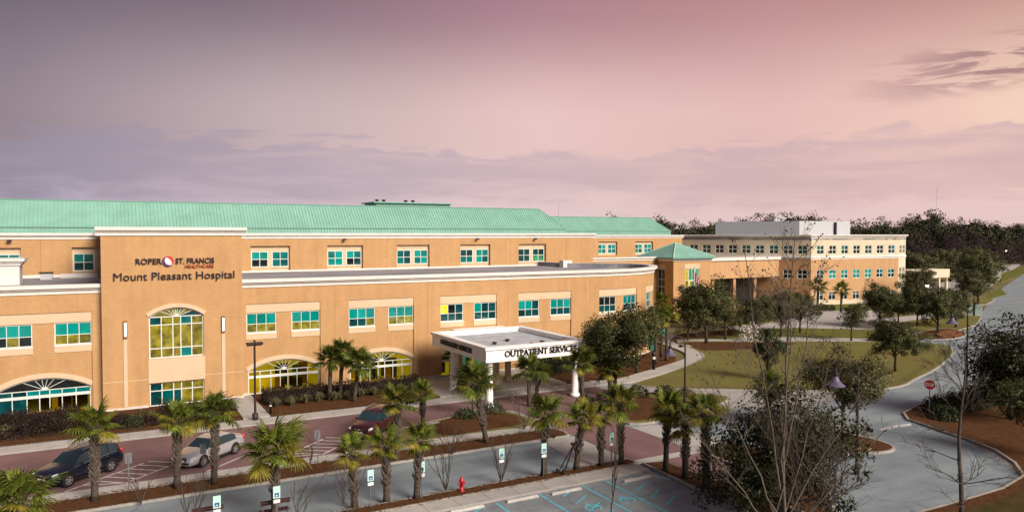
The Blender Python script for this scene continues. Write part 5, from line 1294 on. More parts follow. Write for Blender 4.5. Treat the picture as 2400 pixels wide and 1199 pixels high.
M_BOOT = mat('palm_boot', (.07,.055,.043), .9, .1, second=(.18,.148,.118), vscale=3)
L_PALM = leafmat('palm_leaf', [(0,(.062,.088,.012)),(.5,(.125,.158,.020)),(1,(.21,.235,.036))], .55, .2, .3, True)
L_PALMY = leafmat('yellowing_palm_leaf', [(0,(.10,.098,.014)),(.5,(.19,.17,.022)),(1,(.29,.23,.04))], .6, .2, .3, True)
L_PALMD = leafmat('dark_palm_leaf', [(0,(.035,.052,.009)),(.5,(.078,.103,.015)),(1,(.15,.17,.028))], .55, .2, .25, True)

def np_quads(name, Q, mt, normals=None):
    if normals is not None:
        g = np.cross(Q[:,1]-Q[:,0], Q[:,3]-Q[:,0]); bad = np.sum(g*normals, axis=1) < 0; Q = Q.copy(); Q[bad] = Q[bad][:, [0,3,2,1]]
    n = len(Q); me = bpy.data.meshes.new(name); me.vertices.add(4*n); me.loops.add(4*n); me.polygons.add(n)
    me.vertices.foreach_set('co', np.ascontiguousarray(Q, dtype=np.float32).ravel())
    me.loops.foreach_set('vertex_index', np.arange(4*n, dtype=np.int32)); me.polygons.foreach_set('loop_start', np.arange(0, 4*n, 4, dtype=np.int32))
    me.polygons.foreach_set('loop_total', np.full(n, 4, dtype=np.int32)); me.materials.append(mt)
    if normals is not None: me.polygons.foreach_set('use_smooth', np.ones(n, dtype=bool))
    me.update(calc_edges=True)
    if normals is not None:          # leaves share the soft rounding of their clump, so a crown has a lit and a shaded side
        me.normals_split_custom_set_from_vertices(np.repeat(normals, 4, axis=0).astype(np.float32))
    return me
def leaves(rng, C, size, aspect=.5, droop=.2):
    """diamond leaves at points C"""
    n = len(C); d = rng.normal(size=(n,3)); d[:,2] -= droop; d /= np.linalg.norm(d, axis=1)[:,None]
    r = rng.normal(size=(n,3)); s = np.cross(d, r); s /= np.linalg.norm(s, axis=1)[:,None]+1e-9
    L_ = (size*rng.uniform(.6,1.3,n))[:,None]; W = L_*aspect
    return np.stack([C-d*L_/2, C+s*W/2, C+d*L_/2, C-s*W/2], 1)
def clumps(rng, n, ctr, rad, shell=.55, nl=9):
    """leaf-clump centres spread over overlapping lobes that make an uneven crown"""
    rad = np.array(rad); out = []
    lv = rng.normal(size=(nl,3)); lv /= np.linalg.norm(lv, axis=1)[:,None]; lc = lv*rng.uniform(.30,.78,nl)[:,None]; lr = rng.uniform(.30,.52,nl)
    lc[0] = 0; lr[0] = .6
    k = rng.choice(nl, n, p=lr**2/np.sum(lr**2))
    v = rng.normal(size=(n,3)); v /= np.linalg.norm(v, axis=1)[:,None]; r = rng.uniform(shell**3, 1, n)**(1/3)
    return np.array(ctr)+(lc[k]+v*(r*lr[k])[:,None])*rad*1.06
def crown_leaves(rng, cl, per, sig, size, aspect=.5):
    """leaf quads in compact clumps; returns quads and soft outward normals"""
    k = len(cl); s = sig*rng.uniform(.65,1.3,k)
    v = rng.normal(size=(k*per,3)); v /= np.linalg.norm(v, axis=1)[:,None]; r = rng.uniform(.05,1,k*per)**(1/2.4)*1.75
    C = np.repeat(cl, per, axis=0)+v*(r*np.repeat(s, per))[:,None]*np.array([1,1,.78])
    ctr = cl.mean(axis=0); ext = cl.std(axis=0)+1e-3
    o = (C-ctr)/ext; o /= np.linalg.norm(o, axis=1)[:,None]+1e-6
    N_ = .55*o+.6*v+rng.normal(size=C.shape)*.28+np.array([0,0,.2]); N_ /= np.linalg.norm(N_, axis=1)[:,None]
    return leaves(rng, C, size, aspect), N_
def limb(rng, a, b, sag=.15, n=5):
    a, b = np.array(a, float), np.array(b, float); L_ = np.linalg.norm(b-a); m = (a+b)/2+rng.normal(size=3)*L_*.08; m[2] += L_*sag*.3
    return [tuple((1-t)**2*a+2*t*(1-t)*m+t*t*b) for t in np.linspace(0,1,n)]
_tid = [0]
def tree_meshes(seed, H, R_, trunk_h, nclump, per, lsize, leaf, bark, zr=None, shell=.5, r0=.16, sig=None, nl=22, aspect=.5, lobes=9):
    rng = np.random.default_rng(seed); cz = trunk_h+(H-trunk_h)*.52; rz = zr or (H-trunk_h)*.5
    cl = clumps(rng, nclump, (0,0,cz), (R_,R_,rz), shell, lobes)
    cl = cl[cl[:,2] > trunk_h*.75]
    crown = np_quads('crown', *(lambda qn: (qn[0], leaf, qn[1]))(crown_leaves(rng, cl, per, sig or R_*.115, lsize, aspect)))
    tb = MB(); fork = trunk_h*.9
    tb.tube([(0,0,0),(.03,.02,trunk_h*.5),(0,0,fork),(.02,0,cz)], [r0*1.25,r0,r0*.9,r0*.4], 8)
    idx = rng.permutation(len(cl))[:nl]
    for i in idx:
        zz = fork+(cz-fork)*rng.uniform(0,.9); tb.tube(limb(rng, (0,0,zz), cl[i]), [r0*.5,r0*.38,r0*.28,r0*.18,r0*.08], 5, False)
    trunk = tb.mesh('trunk', bark, True, False); return trunk, crown
def plant_tree(name, label, x, y, me, scale=1.0, rz=0.0, cat='tree', group=None, z=.1):
    t = thing(name, (x, y, z), label, cat, group); s = scale if isinstance(scale, tuple) else (scale,)*3
    m = Matrix.Translation((x,y,z)) @ Matrix.Rotation(rz,4,'Z') @ Matrix.Diagonal((*s,1))
    obj('trunk', me[0], t, m); obj('crown', me[1], t, m); return t

# ---- evergreen trees
oakA = tree_meshes(11, 7.0, 3.4, 1.2, 150, 100, .20, L_OAK, M_BARK, r0=.15)
oakB = tree_meshes(12, 7.0, 3.4, 1.5, 140, 100, .21, L_OAK, M_BARK, r0=.15)
oakC = tree_meshes(13, 6.0, 3.2, 1.3, 140, 95, .20, L_OLIVE, M_BARK, r0=.13)
x, y = gp(1442, 926); plant_tree('oak_tree', 'large dark oak right of the white canopy, hiding its corner', x, y, tree_meshes(14, 7.4, 4.0, .8, 290, 85, .2, L_OAK, M_BARK, r0=.18))
plant_tree('small_tree', 'small grey-green tree at the left corner of the canopy', 24.9, 51.2, tree_meshes(15, 4.3, 1.75, 1.0, 60, 60, .15, L_OLIVE, M_BARK, r0=.08))
plant_tree('magnolia_tree', 'big dark glossy magnolia filling the bottom right foreground', 28.9, 25.1, tree_meshes(16, 6.0, 4.3, .3, 300, 66, .2, L_MAG, M_BARK, r0=.16, shell=.2, sig=.42, nl=60, lobes=15))
x, y = gp(1975, 1018); plant_tree('evergreen_tree', 'round evergreen with pale leaf tips on the kerbed turning island', x, y, tree_meshes(17, 5.9, 2.75, 1.5, 150, 70, .2, L_OLIVE, M_BARKL, r0=.13, sig=.42))
x, y = gp(1800, 893); plant_tree('evergreen_tree', 'narrow dark evergreen at the middle of the lawn behind bare branches', x, y, tree_meshes(18, 5.3, 1.7, .4, 90, 60, .17, L_HOLLY, M_BARK, r0=.1))
x, y = gp(2098, 872); plant_tree('lawn_oak', 'single oak with forked trunk standing on the open lawn', x, y, oakB, .82, 1.0)
x, y = gp(1995, 800); plant_tree('lawn_oak', 'small dark oak at the far walk, left of the open-lawn oak', x, y, tree_meshes(19, 5.1, 2.25, 1.7, 90, 60, .17, L_OAK, M_BARK, r0=.1))
xr, yr = gp(2368, 985); plant_tree('evergreen_tree', 'tall pale-flecked evergreen at the right picture edge above the mulch', xr, yr, tree_meshes(20, 8.9, 4.0, 1.2, 190, 80, .26, L_MAG, M_BARK, r0=.2, shell=.3, sig=.6))
x, y = gp(2440, 1075); plant_tree('evergreen_tree', 'shadowy brown-green tree cut by the lower right edge', x, y, tree_meshes(21, 5.0, 2.6, .8, 110, 60, .2, L_OAK, M_BARK, r0=.12))
rows = [(1655,806,oakA,1.28,'broad olive oak left of the garden walks by the pavilion'), (1700,797,oakC,1.05,'olive oak behind the orange mulch, right of the broad one'), (1765,790,oakC,.95,'thin olive oak in front of the covered walkway'),
        (1830,788,oakA,.98,'rounded oak right of the covered walkway, left of the parking court'), (1875,780,oakB,.88,'dark oak at the left edge of the parking court'), (2062,768,oakA,1.05,'full oak in front of the right half of the office building'),
        (2105,762,oakC,.9,'smaller oak right behind the full one at the office corner'), (2150,765,oakB,.95,'dark oak beside the rusty street-light pole'), (2198,780,oakA,1.0,'dark oak with a bare trunk on the grass island'),
        (2240,768,oakB,.9,'dark oak touching the tall crook lamp'), (2258,722,oakC,1.25,'oak standing behind the pale twin-panel sign'), (2292,716,oakB,1.55,'brown-green oak by the lit street light at the road bend'),
        (1640,770,oakB,1.0,'dark oak behind the white-flowering tree'), (2140,715,oakC,1.25,'olive tree right of the shelter roof')]
for i, (px, py, me, s, lb) in enumerate(rows):
    x, y = gp(px, py); plant_tree('oak_tree', lb, x, y, me, s, i*1.7, group='oaks between the lawn and the office building')
for i, (px, py, s, lb) in enumerate(((2155,668,2.1,'broad olive tree clump behind the shelter, nearest the office'), (2205,662,2.2,'broad olive tree clump in the middle behind the shelter'), (2255,658,2.3,'broad olive tree clump rightmost behind the shelter'), (2300,650,2.0,'purple-brown tree in front of the forest at the far lot'))):
    x, y = gp(px, py); plant_tree('scrub_tree', lb, x, y, oakC, (s,s,s*.75), i*2.1, group='tree clumps in front of the forest')
# white flowering tree
x, y = gp(1612, 800); plant_tree('flowering_tree', 'small white-flowering tree in front of the pavilion', x, y, tree_meshes(31, 6.0, 1.9, 1.6, 55, 45, .2, L_BLOOM, M_BARKL, r0=.08))

# ---- bare trees
def bare(rng, tb, p, d, L_, r, lvl, tips, spread=.55, up=.25, nch=(3,5)):
    pts = [Vector(p)]; dd = Vector(d).normalized(); n = 4
    for i in range(n):
        dd = (dd+Vector(rng.normal(size=3))*.10+Vector((0,0,up*.12))).normalized(); pts.append(pts[-1]+dd*(L_/n))
    tb.tube(pts, [r*(1-.62*i/n) for i in range(n+1)], 6 if lvl > 1 else 4 if lvl == 1 else 3, False)
    if lvl == 0: tips.append(tuple(pts[-1])); return
    k = rng.integers(*nch)
    for i in range(k):
        t = rng.uniform(.3, 1.0); q = pts[min(int(t*n), n-1)].lerp(pts[min(int(t*n)+1, n)], t*n-int(t*n))
        a = Vector(rng.normal(size=3)); a = (a-a.project(dd)).normalized()
        nd = (dd+a*spread*rng.uniform(.7,1.4)+Vector((0,0,up))).normalized()
        bare(rng, tb, q, nd, L_*rng.uniform(.5,.72), r*.5*(1-.3*t)+.004, lvl-1, tips, spread, up, nch)
def bare_tree(name, label, x, y, stems, lvl, seed, bark, z=.1, balls=0, cat='tree', group=None, nch=(3,5), spread=.55, up=.25):
    rng = np.random.default_rng(seed); t = thing(name, (x,y,z), label, cat, group); tb = MB(); tips = []
    for (d, L_, r) in stems: bare(rng, tb, (0,0,0), d, L_, r, lvl, tips, spread, up, nch)
    m = Matrix.Translation((x,y,z)); obj('branches', tb.mesh('branches', bark, True, False), t, m)
    if balls:
        g = MB(); rr_ = random.Random(seed)
        for q in rr_.sample(tips, min(balls, len(tips))):
            g.lathe([(0,-.035),(.03,-.018),(.03,.018),(0,.035)], 5, (q[0], q[1], q[2]-.06))
        o = obj('seed_balls', g.mesh('seed_balls', M_DARKM, True, False), t, m); o['kind'] = 'stuff'
    return t
# tall sweetgum in the foreground: leading stems with side branches
def sweetgum():
    rng = np.random.default_rng(77); x, y = 24.2, 21.0; t = thing('bare_sweetgum', (x,y,.1), 'tall leafless sweetgum with dark seed balls rising through the right foreground', 'tree'); tb = MB(); tips = []
    def stem(p0, p1, r, nb, bl):
        p0, p1 = Vector(p0), Vector(p1); pts = [p0.lerp(p1, k/8)+Vector((rng.normal()*.06, rng.normal()*.06, 0)) for k in range(9)]
        tb.tube(pts, [r*.74*(1-.85*k/8)+.006 for k in range(9)], 7, False)
        for k in range(int(nb*1.05)):
            f = rng.uniform(.30,.97); q = p0.lerp(p1, f); a = rng.uniform(0, 2*math.pi); d = Vector((math.cos(a)*.8, math.sin(a)*.8, rng.uniform(.45,1.0)))
            bare(rng, tb, q, d, bl*(1.15-f*.75), r*.22*(1-f*.6)+.004, 2, tips, .5, .3, (2,4))
    stem((0,0,0), (.5,-.1,13.9), .095, 30, 2.6)
    stem((.05,0,3.4), (-1.6,.7,13.4), .055, 14, 1.7); stem((.1,0,3.8), (1.4,-.6,12.6), .05, 13, 1.9); stem((0,0,2.2), (-3.0,1.7,9.4), .05, 12, 1.8); stem((.0,0,1.8), (3.1,-1.9,8.2), .05, 12, 1.8); stem((0,0,2.6), (-.6,-1.0,11.5), .05, 12, 1.8); stem((0,0,1.4), (-3.6,2.0,6.6), .045, 10, 1.6); stem((0,0,1.2), (3.6,-2.2,6.0), .045, 10, 1.6); stem((0,0,2.0), (1.8,-1.2,9.6), .045, 10, 1.6)
    m = Matrix.Translation((x,y,.1)); obj('branches', tb.mesh('branches', M_BARKL, True, False), t, m)
    g = MB(); rr_ = random.Random(4)
    for q in rr_.sample(tips, min(330, len(tips))): g.lathe([(0,-.035),(.03,-.018),(.03,.018),(0,.035)], 6, (q[0], q[1], q[2]-.05))
    o = obj('seed_balls', g.mesh('seed_balls', M_DARKM, True, False), t, m); o['kind'] = 'stuff'
sweetgum()
# slim street tree right foreground
def slim():
    rng = np.random.default_rng(8); x, y = 30.6, 17.4; t = thing('bare_street_tree', (x,y,.1), 'slim leafless tree with a straight trunk at lower right', 'tree'); tb = MB(); tips = []
    pts = [Vector((.12*math.sin(k*.9)*k/9, .06*math.cos(k), k*9.3/10)) for k in range(11)]; tb.tube(pts, [.115*(1-.09*k)+.01 for k in range(11)], 9, False)
    for k in range(18):
        f = rng.uniform(.34,.62) if k < 7 else rng.uniform(.68,.99); a = rng.uniform(0, 2*math.pi); q = pts[int(f*10)]
        bare(rng, tb, q, (math.cos(a)*.9, math.sin(a)*.9, .35 if k < 7 else .8), 1.7*(1.15-f*.6) if k < 7 else 1.15, .026 if k < 7 else .014, 2 if k < 7 else 3, tips, .6, .15, (3,5))
    obj('branches', tb.mesh('branches', M_TWIG, True, False), t, Matrix.Translation((x,y,.1)))
slim()
def vshape(n, L_, r, sp, seed):
    rg = random.Random(seed); return [((math.cos(a)*sp, math.sin(a)*sp, 1), L_*rg.uniform(.85,1.1), r) for a in [2*math.pi*k/n+rg.random() for k in range(n)]]
crape = [(1045,1148,4,2.1,'bare crape myrtle just left of the hydrant'), (1175,1128,4,2.0,'bare crape myrtle behind the accessible-parking sign, right of the hydrant'), (1228,1005,6,2.9,'bare pale crape myrtle on the drive island before the canopy'), (820,1215,4,2.2,'bare crape myrtle at the bottom edge between the short palms'), (700,1225,3,2.0,'bare crape myrtle at the bottom edge right of the bushy palm'), (440,1250,4,2.2,'bare crape myrtle at the bottom left edge'), (1060,1062,4,1.9,'small bare crape myrtle on the mulch strip below the drive island'), (722,1098,3,1.7,'small bare crape myrtle by the second striped bay'), (330,1180,3,1.5,'small bare shrub on the mulch strip right of the first palm'), (1300,1025,4,2.0,'bare crape myrtle at the crossing end of the mulch strip')]
for i, (px, py, n, L_, lb) in enumerate(crape):
    x, y = gp(px, py, .13); bare_tree('crape_myrtle', lb, x, y, vshape(n, L_, .035, .42, i), 2, 40+i, M_BARKL if i == 2 else M_TWIG, .13, 0, 'shrub', 'leafless crape myrtles', (2,4), .5, .35)
for px, py, s, lb in ((1735,770,1.25,'leafless purple-brown tree before the covered walkway'), (1790,752,1.1,'leafless reddish tree left of the office building corner'), (2330,650,1.5,'leafless purple tree at the forest edge'), (1885,1290,.9,'leafless young tree low in the right foreground')):
    x, y = gp(px, py); bare_tree('bare_tree', lb, x, y, [((0,0,1), 3.6*s, .09*s)]+vshape(5, 3.4*s, .06*s, .5, px), 3, px, M_TWIG, .1, 0, 'tree', 'leafless trees in the garden', (4,6), .6, .2)
x, y = gp(1432, 1215); bare_tree('bare_sapling', 'leafless sapling in the front lot before the blue markings', x, y, [((0,0,1), 2.6, .04)], 3, 99, M_TWIG, .05, 0, 'tree', None, (3,5), .5, .3)

# ---- palms
def frond_mesh(seed, mt, L_=1.0, droop=.5, n=24):
    rg = random.Random(seed); b = MB(); pl_len = .95
    arc_ = [Vector((pl_len*t, 0, -.10*droop*t*t)) for t in (0,.5,1)]
    b.tube(arc_, [.028,.02,.014], 4, False)
    c0 = arc_[-1]
    for i in range(n):
        a = R(-125+250*i/(n-1))+rg.uniform(-.03,.03); l = L_*(.72+.32*math.cos(a*.75))*rg.uniform(.88,1.08)
        f = 1-abs(a)/R(125); base = c0+Vector((.28*f, 0, -.03*f))
        d = Vector((math.cos(a), math.sin(a), .10-.22*abs(math.sin(a))*.5)); s = Vector((-math.sin(a), math.cos(a), 0)); w = .062
        up = Vector((0,0,1)); pts = []
        for t in (0,.38,.72,1.0): pts.append(base+d*l*t-up*(droop*.55*l*t**2.2*(1+.5*rg.random())))
        ws = (.02, w, w*.72, .006); zz = .02*(1 if i % 2 else -1)
        for k in range(3):
            p, q = pts[k], pts[k+1]
            b.quad(p-s*ws[k]/1, q-s*ws[k+1], q+s*ws[k+1]+up*zz, p+s*ws[k]+up*zz)
    return b.mesh('frond', mt, False, False)
FR_G = [frond_mesh(i, L_PALM, 1.0, .45+.2*i) for i in range(3)]; FR_Y = [frond_mesh(10+i, L_PALMY, .95, .8+.2*i) for i in range(2)]; FR_D = [frond_mesh(20+i, L_PALMD, 1.0, .5+.2*i) for i in range(3)]
def boots_mesh(seed, h, r):
    rg = random.Random(seed); b = MB(); n = int(h*34)
    for k in range(n):
        z = h*k/n; a = k*2.39996; 
        m = Matrix.Translation((0,0,z)) @ Matrix.Rotation(a, 4, 'Z') @ Matrix.Translation((r*.93,0,0)) @ Matrix.Rotation(R(24+rg.uniform(-8,10)), 4, 'Y') @ Matrix.Rotation(R(rg.choice([-22,22])), 4, 'X')
        b.box(-.02,.022,-.035,.035,-.05,.22+rg.random()*.08, m)
    return b.mesh('boots', M_BOOT, False, False)
BOOTS = {}
def palm(px, py, cx, cy, size, label, style='g', nf=30, ywt=.25, booted=.5, r=.17, base=None, group='cabbage palms'):
    x, y = base or gp(px, py, .12); dep = x*math.cos(YAW)+y*math.sin(YAW)
    zc = 14-(cy-548)/FPX*dep; lx = (cx-px)/FPX*dep
    t = thing('cabbage_palm', (x, y, .12), label, 'palm', group); rg = random.Random(px*7+py)
    top = Vector((x, y, 0))-LEFT*lx+Vector((0,0,zc-.25)); b0 = Vector((x, y, .1)); mid = b0.lerp(top, .5)-(top-b0).cross(Vector((0,0,1)))*0
    mid = b0.lerp(top,.5)+Vector(((top.x-b0.x)*-.08,(top.y-b0.y)*-.08,0))
    H = top.z
    pts = [((1-u)**2)*b0+2*u*(1-u)*mid+u*u*top for u in [k/8 for k in range(9)]]
    MB().tube(pts, [r*1.25,r*1.02]+[r*(.98-.06*math.sin(k*2.2)*.3) for k in range(7)], 12).build('trunk', M_PTRUNK, t, None, True)
    if booted:
        bh = round(H*booted*2)/2 or .5; key = (bh, round(r,2))
        if key not in BOOTS: BOOTS[key] = boots_mesh(len(BOOTS), bh, r)
        d = (pts[8]-pts[5]).normalized(); q = Vector((0,0,1)).rotation_difference(d)
        obj('boots', BOOTS[key], t, Matrix.Translation(top-d*bh) @ q.to_matrix().to_4x4())
    main = FR_D if style == 'd' else FR_G
    nf = max(14, int(nf*.78))
    for k in range(nf):
        f = k/(nf-1); el = 84-f**.9*108+rg.uniform(-12,12); az_ = k*137.5+rg.uniform(-15,15)
        yel = rg.random() < ywt*.7*(f*1.6) 
        me = rg.choice(FR_Y) if yel else rg.choice(main)
        s = size*.76*(.74+.4*rg.random())*(1.0 if f > .15 else .85)
        m = Matrix.Translation(top+Vector((0,0,.22*(1-f)))) @ Matrix.Rotation(R(az_), 4, 'Z') @ Matrix.Rotation(-R(el), 4, 'Y') @ Matrix.Rotation(R(rg.uniform(-25,25)), 4, 'X') @ Matrix.Scale(s, 4)
        obj('frond', me, t, m)
    return t
A = 'cabbage palms along the planting strip'; Bq = 'cabbage palms along the lot'; Cq = 'cabbage palms at the building'
palm(222,1172,225,992,.92,'palm in front of the dark navy SUV','g',28,.35,.7,group=A)
palm(415,1142,417,980,.80,'palm at the nose of the silver sedan','g',26,.8,.7,group=A)
palm(502,1132,505,962,.92,'taller palm covering the door of the silver sedan','d',30,.3,.7,group=A)
palm(930,1076,932,938,.85,'palm at the rear of the dark red SUV','d',30,.25,.6,group=A)
palm(992,1000,990,918,.72,'short palm at the kerb left of the canopy column','g',26,.5,.6,group=A)
palm(1140,1036,1112,890,1.1,'leaning palm in front of the left canopy corner','d',32,.15,.75,group=A)
palm(612,1215,612,1052,1.12,'biggest bushy palm at the bottom, left of centre','g',36,.3,.6,base=(7.2,36.7),group=Bq)
palm(832,1188,826,1058,.72,'short yellow-green palm in front of the dark red SUV','g',22,.8,.75,.165,group=Bq)
palm(906,1174,905,1042,.74,'short palm between two others below the red SUV','g',26,.5,.7,.165,group=Bq)
palm(976,1166,985,1028,.72,'short palm with a signpost beside its trunk, left of the hydrant','g',24,.3,.7,.165,group=Bq)
palm(1275,1113,1278,968,.86,'palm with a parking sign on its trunk','g',28,.3,.4,.18,group=Bq)
palm(1350,1098,1365,976,.74,'palm held up by slanted timber props','g',22,.9,.6,.165,group=Bq)
palm(1409,1090,1408,972,.66,'thin palm with yellowing drooping fronds, right of the propped one','g',20,1.2,.7,.17,group=Bq)
palm(1456,1085,1453,936,.88,'bright green palm beside the last parking sign','g',28,.5,.6,.165,group=Bq)
palm(1560,1103,1564,955,.86,'yellow-fringed palm just past the brick crossing','g',28,.6,.6,.165,group=Bq)
palm(1606,1118,1606,985,.78,'yellowing palm in the middle of the strip past the crossing','g',24,1.0,.6,.19,group=Bq)
palm(1655,1143,1652,958,.9,'palm nearest the magnolia in the strip past the crossing','d',28,.4,.6,.22,group=Bq)
palm(42,1330,35,1172,1.05,'palm cut off by the bottom left corner','g',32,.4,.5,base=(-3.0,36.6),group=Bq)
palm(772,936,776,838,.98,'left palm of the trio before the burgundy hedge','d',32,.12,0,.17,group=Cq)
palm(797,933,803,822,1.0,'middle and tallest palm of the trio before the burgundy hedge','d',32,.12,0,.17,group=Cq)
palm(830,939,842,846,1.0,'right palm of the trio before the burgundy hedge','d',32,.2,.3,.17,group=Cq)
palm(1240,948,1240,862,.98,'left palm of the pair in front of the canopy lettering','d',30,.1,.3,.17,group=Cq)
palm(1256,940,1262,872,.85,'right palm of the pair in front of the canopy lettering','g',26,.2,.4,.17,group=Cq)
palm(1368,952,1358,846,1.0,'palm hiding the right end of the canopy lettering','d',32,.15,.4,.17,group=Cq)
palm(1430,926,1428,862,1.0,'palm below the large dark oak','d',30,.3,.5,.18,group=Cq)
palm(1412,890,1404,770,.85,'palm crown above the canopy roof, left of the oak top','d',26,.3,0,.16,group=Cq)
palm(1492,872,1490,775,.85,'palm crown right of the oak top at the wing wall','d',26,.2,0,.16,group=Cq)
palm(1537,852,1535,742,.98,'left palm of the pair at the rounded wing end','d',30,.4,0,.17,group=Cq)
palm(1562,844,1562,740,1.02,'right palm of the pair at the rounded wing end','g',30,.5,0,.17,group=Cq)
palm(1550,835,1552,705,.8,'palm behind the pair at the rounded wing end','d',26,.3,0,.16,group=Cq)
palm(1800,985,1800,905,1.05,'green palm half hidden by the bare sweetgum','g',30,.2,.3,.2,group=Cq)
palm(1916,724,1917,668,1.3,'left palm against the brick of the office building','d',22,.3,0,.2,group=Cq)
palm(1971,730,1972,678,1.2,'right palm against the brick of the office building','g',22,.3,0,.2,group=Cq)

# ---- hedges and shrubs
def hedge(name, label, poly_a, poly_b, width, h, leaf, n, lsize, cat='hedge', rough=.10, group=None):
    """clipped hedge from a to b with leafy skin over a solid dark inner box"""
    a, b = Vector((*poly_a,0)), Vector((*poly_b,0)); d = b-a; L_ = d.length; ang = math.atan2(d.y, d.x); rng = np.random.default_rng(int(abs(a.x*10)+n))
    t = thing(name, (a.x+d.x/2, a.y+d.y/2, .1), label, cat, group); m = Matrix.Translation((a.x,a.y,.1)) @ Matrix.Rotation(ang,4,'Z')
    core = MB().box(.15, L_-.15, -width/2+.15, width/2-.15, 0, h-.18); obj('dark_core', core.mesh('dark_core', M_FURN), t, m)
    P = rng.uniform(size=(n,3)); C = np.stack([P[:,0]*L_, (P[:,1]-.5)*width, P[:,2]*h],1); f = rng.integers(0, 5, n)
    C[f==0,1] = -width/2; C[f==1,2] = h; C[f==2,2] = h; C[f==3,1] = -width/2; C[f==4,0] = np.where(P[f==4,0] < .5, 0, L_)
    bump = .10*np.sin(C[:,0]*2.1)+.07*np.sin(C[:,0]*5.3+1); C[:,2] += np.where(C[:,2] > h*.8, bump, 0); C += rng.normal(size=C.shape)*rough
    obj('foliage', np_quads('foliage', leaves(rng, C, lsize, .6), leaf), t, m); return t
def shrub(name, label, x, y, r, h, leaf, n, lsize, seed, cat='shrub', group=None, z=.1):
    rng = np.random.default_rng(seed); t = thing(name, (x,y,z), label, cat, group)
    v = rng.normal(size=(n,3)); v /= np.linalg.norm(v,axis=1)[:,None]; v[:,2] = np.abs(v[:,2]); rr_ = rng.uniform(.7,1.05,n)*(1+.15*np.sin(v[:,0]*6+seed)*np.cos(v[:,1]*5))
    C = v*rr_[:,None]*np.array([r,r,h]); m = Matrix.Translation((x,y,z)); obj('foliage', np_quads('foliage', leaves(rng, C, lsize, .6), leaf), t, m)
    st = MB(); [st.tube(limb(rng,(0,0,0),C[i]*.8), [.02,.015,.01,.008,.005], 4, False) for i in range(0, n, max(1, n//10))]; obj('stems', st.mesh('stems', M_TWIG, False, False), t, m); return t
def tuft(label, x, y, r, h, seed, group):
    rng = np.random.default_rng(seed); n = 150; t = thing('grass_tuft', (x,y,.1), label, 'grass tuft', group); a = rng.uniform(0,2*math.pi,n); s = rng.uniform(.2,1,n)
    B = np.stack([np.cos(a)*r*.25*s, np.sin(a)*r*.25*s, np.zeros(n)],1); M_ = np.stack([np.cos(a)*r*.6*s, np.sin(a)*r*.6*s, h*rng.uniform(.7,1,n)],1); T = np.stack([np.cos(a)*r*s*1.1, np.sin(a)*r*s*1.1, h*rng.uniform(.3,.8,n)],1)
    p = np.stack([-np.sin(a), np.cos(a), np.zeros(n)],1)*.02
    Q = np.concatenate([np.stack([B-p,B+p,M_+p,M_-p],1), np.stack([M_-p,M_+p,T+p*.3,T-p*.3],1)]); obj('blades', np_quads('blades', Q, L_GRASSY), t, Matrix.Translation((x,y,.1)))
hedge('burgundy_hedge', 'long clipped burgundy hedge under the arched windows right of the tower', (11.6,63.0), (25.0,62.6), 1.5, 1.0, L_LORO, 9000, .13)
hedge('burgundy_hedge', 'dark clipped hedge under the left wing window at the picture edge', (-12,63.4), (-1.6,63.2), 2.2, 1.0, L_LORO, 8500, .14)
hedge('burgundy_hedge', 'low dark hedge at the canopy under the right-hand windows', (37.6,63.2), (44,62.6), 1.4, 1.2, L_HOLLY, 4500, .15)
ORD = ['first','second','third','fourth','fifth','sixth','seventh','eighth','ninth','tenth','eleventh']
for i in range(11):
    x = -6.2+i*1.5 if i < 4 else -.2+(i-4)*1.45; y = 60.6+.35*math.sin(i*2.1)
    if i < 4: y = 61.0+.2*i
    shrub('foundation_shrub', f'{ORD[i-4]} dark low shrub from the left in the bed before the tower' if i >= 4 else f'{ORD[i]} dark low shrub from the left before the left-wing hedge', x, y+ (1.0 if i>=4 else 0), .85, .85+.2*math.sin(i), L_LORO if i % 3 else L_OLIVE, 520, .16, 60+i, group='low shrubs before the tower')
for i in range(8):
    shrub('foundation_shrub', f'{ORD[i]} dark shrub from the left along the kerb side of the tower bed', -.5+i*1.2, 60.0+.25*math.sin(i*2.7), .8, .75+.15*math.sin(i*1.3), L_LORO if i % 2 else L_HOLLY, 480, .15, 260+i, group='low shrubs before the tower')
for i in range(6):
    shrub('foundation_shrub', f'{ORD[i]} dark shrub from the left along the kerb side of the left-wing bed', -9.5+i*1.5, 60.6, .95, .8, L_LORO, 480, .15, 280+i, group='low shrubs before the tower')
for i in range(11):
    tuft(f'{ORD[i]} brown-green grass tuft from the left along the burgundy hedge', 12.2+1.18*i, 61.3-.25*math.sin(i*1.7), .75, .75, 80+i, 'grass tufts along the burgundy hedge')
for i, (px, py, r, h) in enumerate(((2195,968,1.05,1.3),(2235,962,1.25,1.5),(2270,958,1.2,1.5),(2215,985,1.0,1.1))):
    x, y = gp(px, py); shrub('clipped_shrub', ['dark green shrub right behind the stop sign post', 'tallest dark green shrub right of the stop sign', 'dark green shrub at the right of the stop-sign group', 'low dark green shrub in front of the stop-sign group'][i], x, y, r, h, L_HOLLY, 1500, .16, 120+i, group='shrubs by the stop sign')
hedge('dark_hedge', 'long dark hedge behind the mulch at the right picture edge', gp(2290,948), gp(2470,935), 2.2, 1.5, L_HOLLY, 4200, .2)  # hedge of dark green leaves
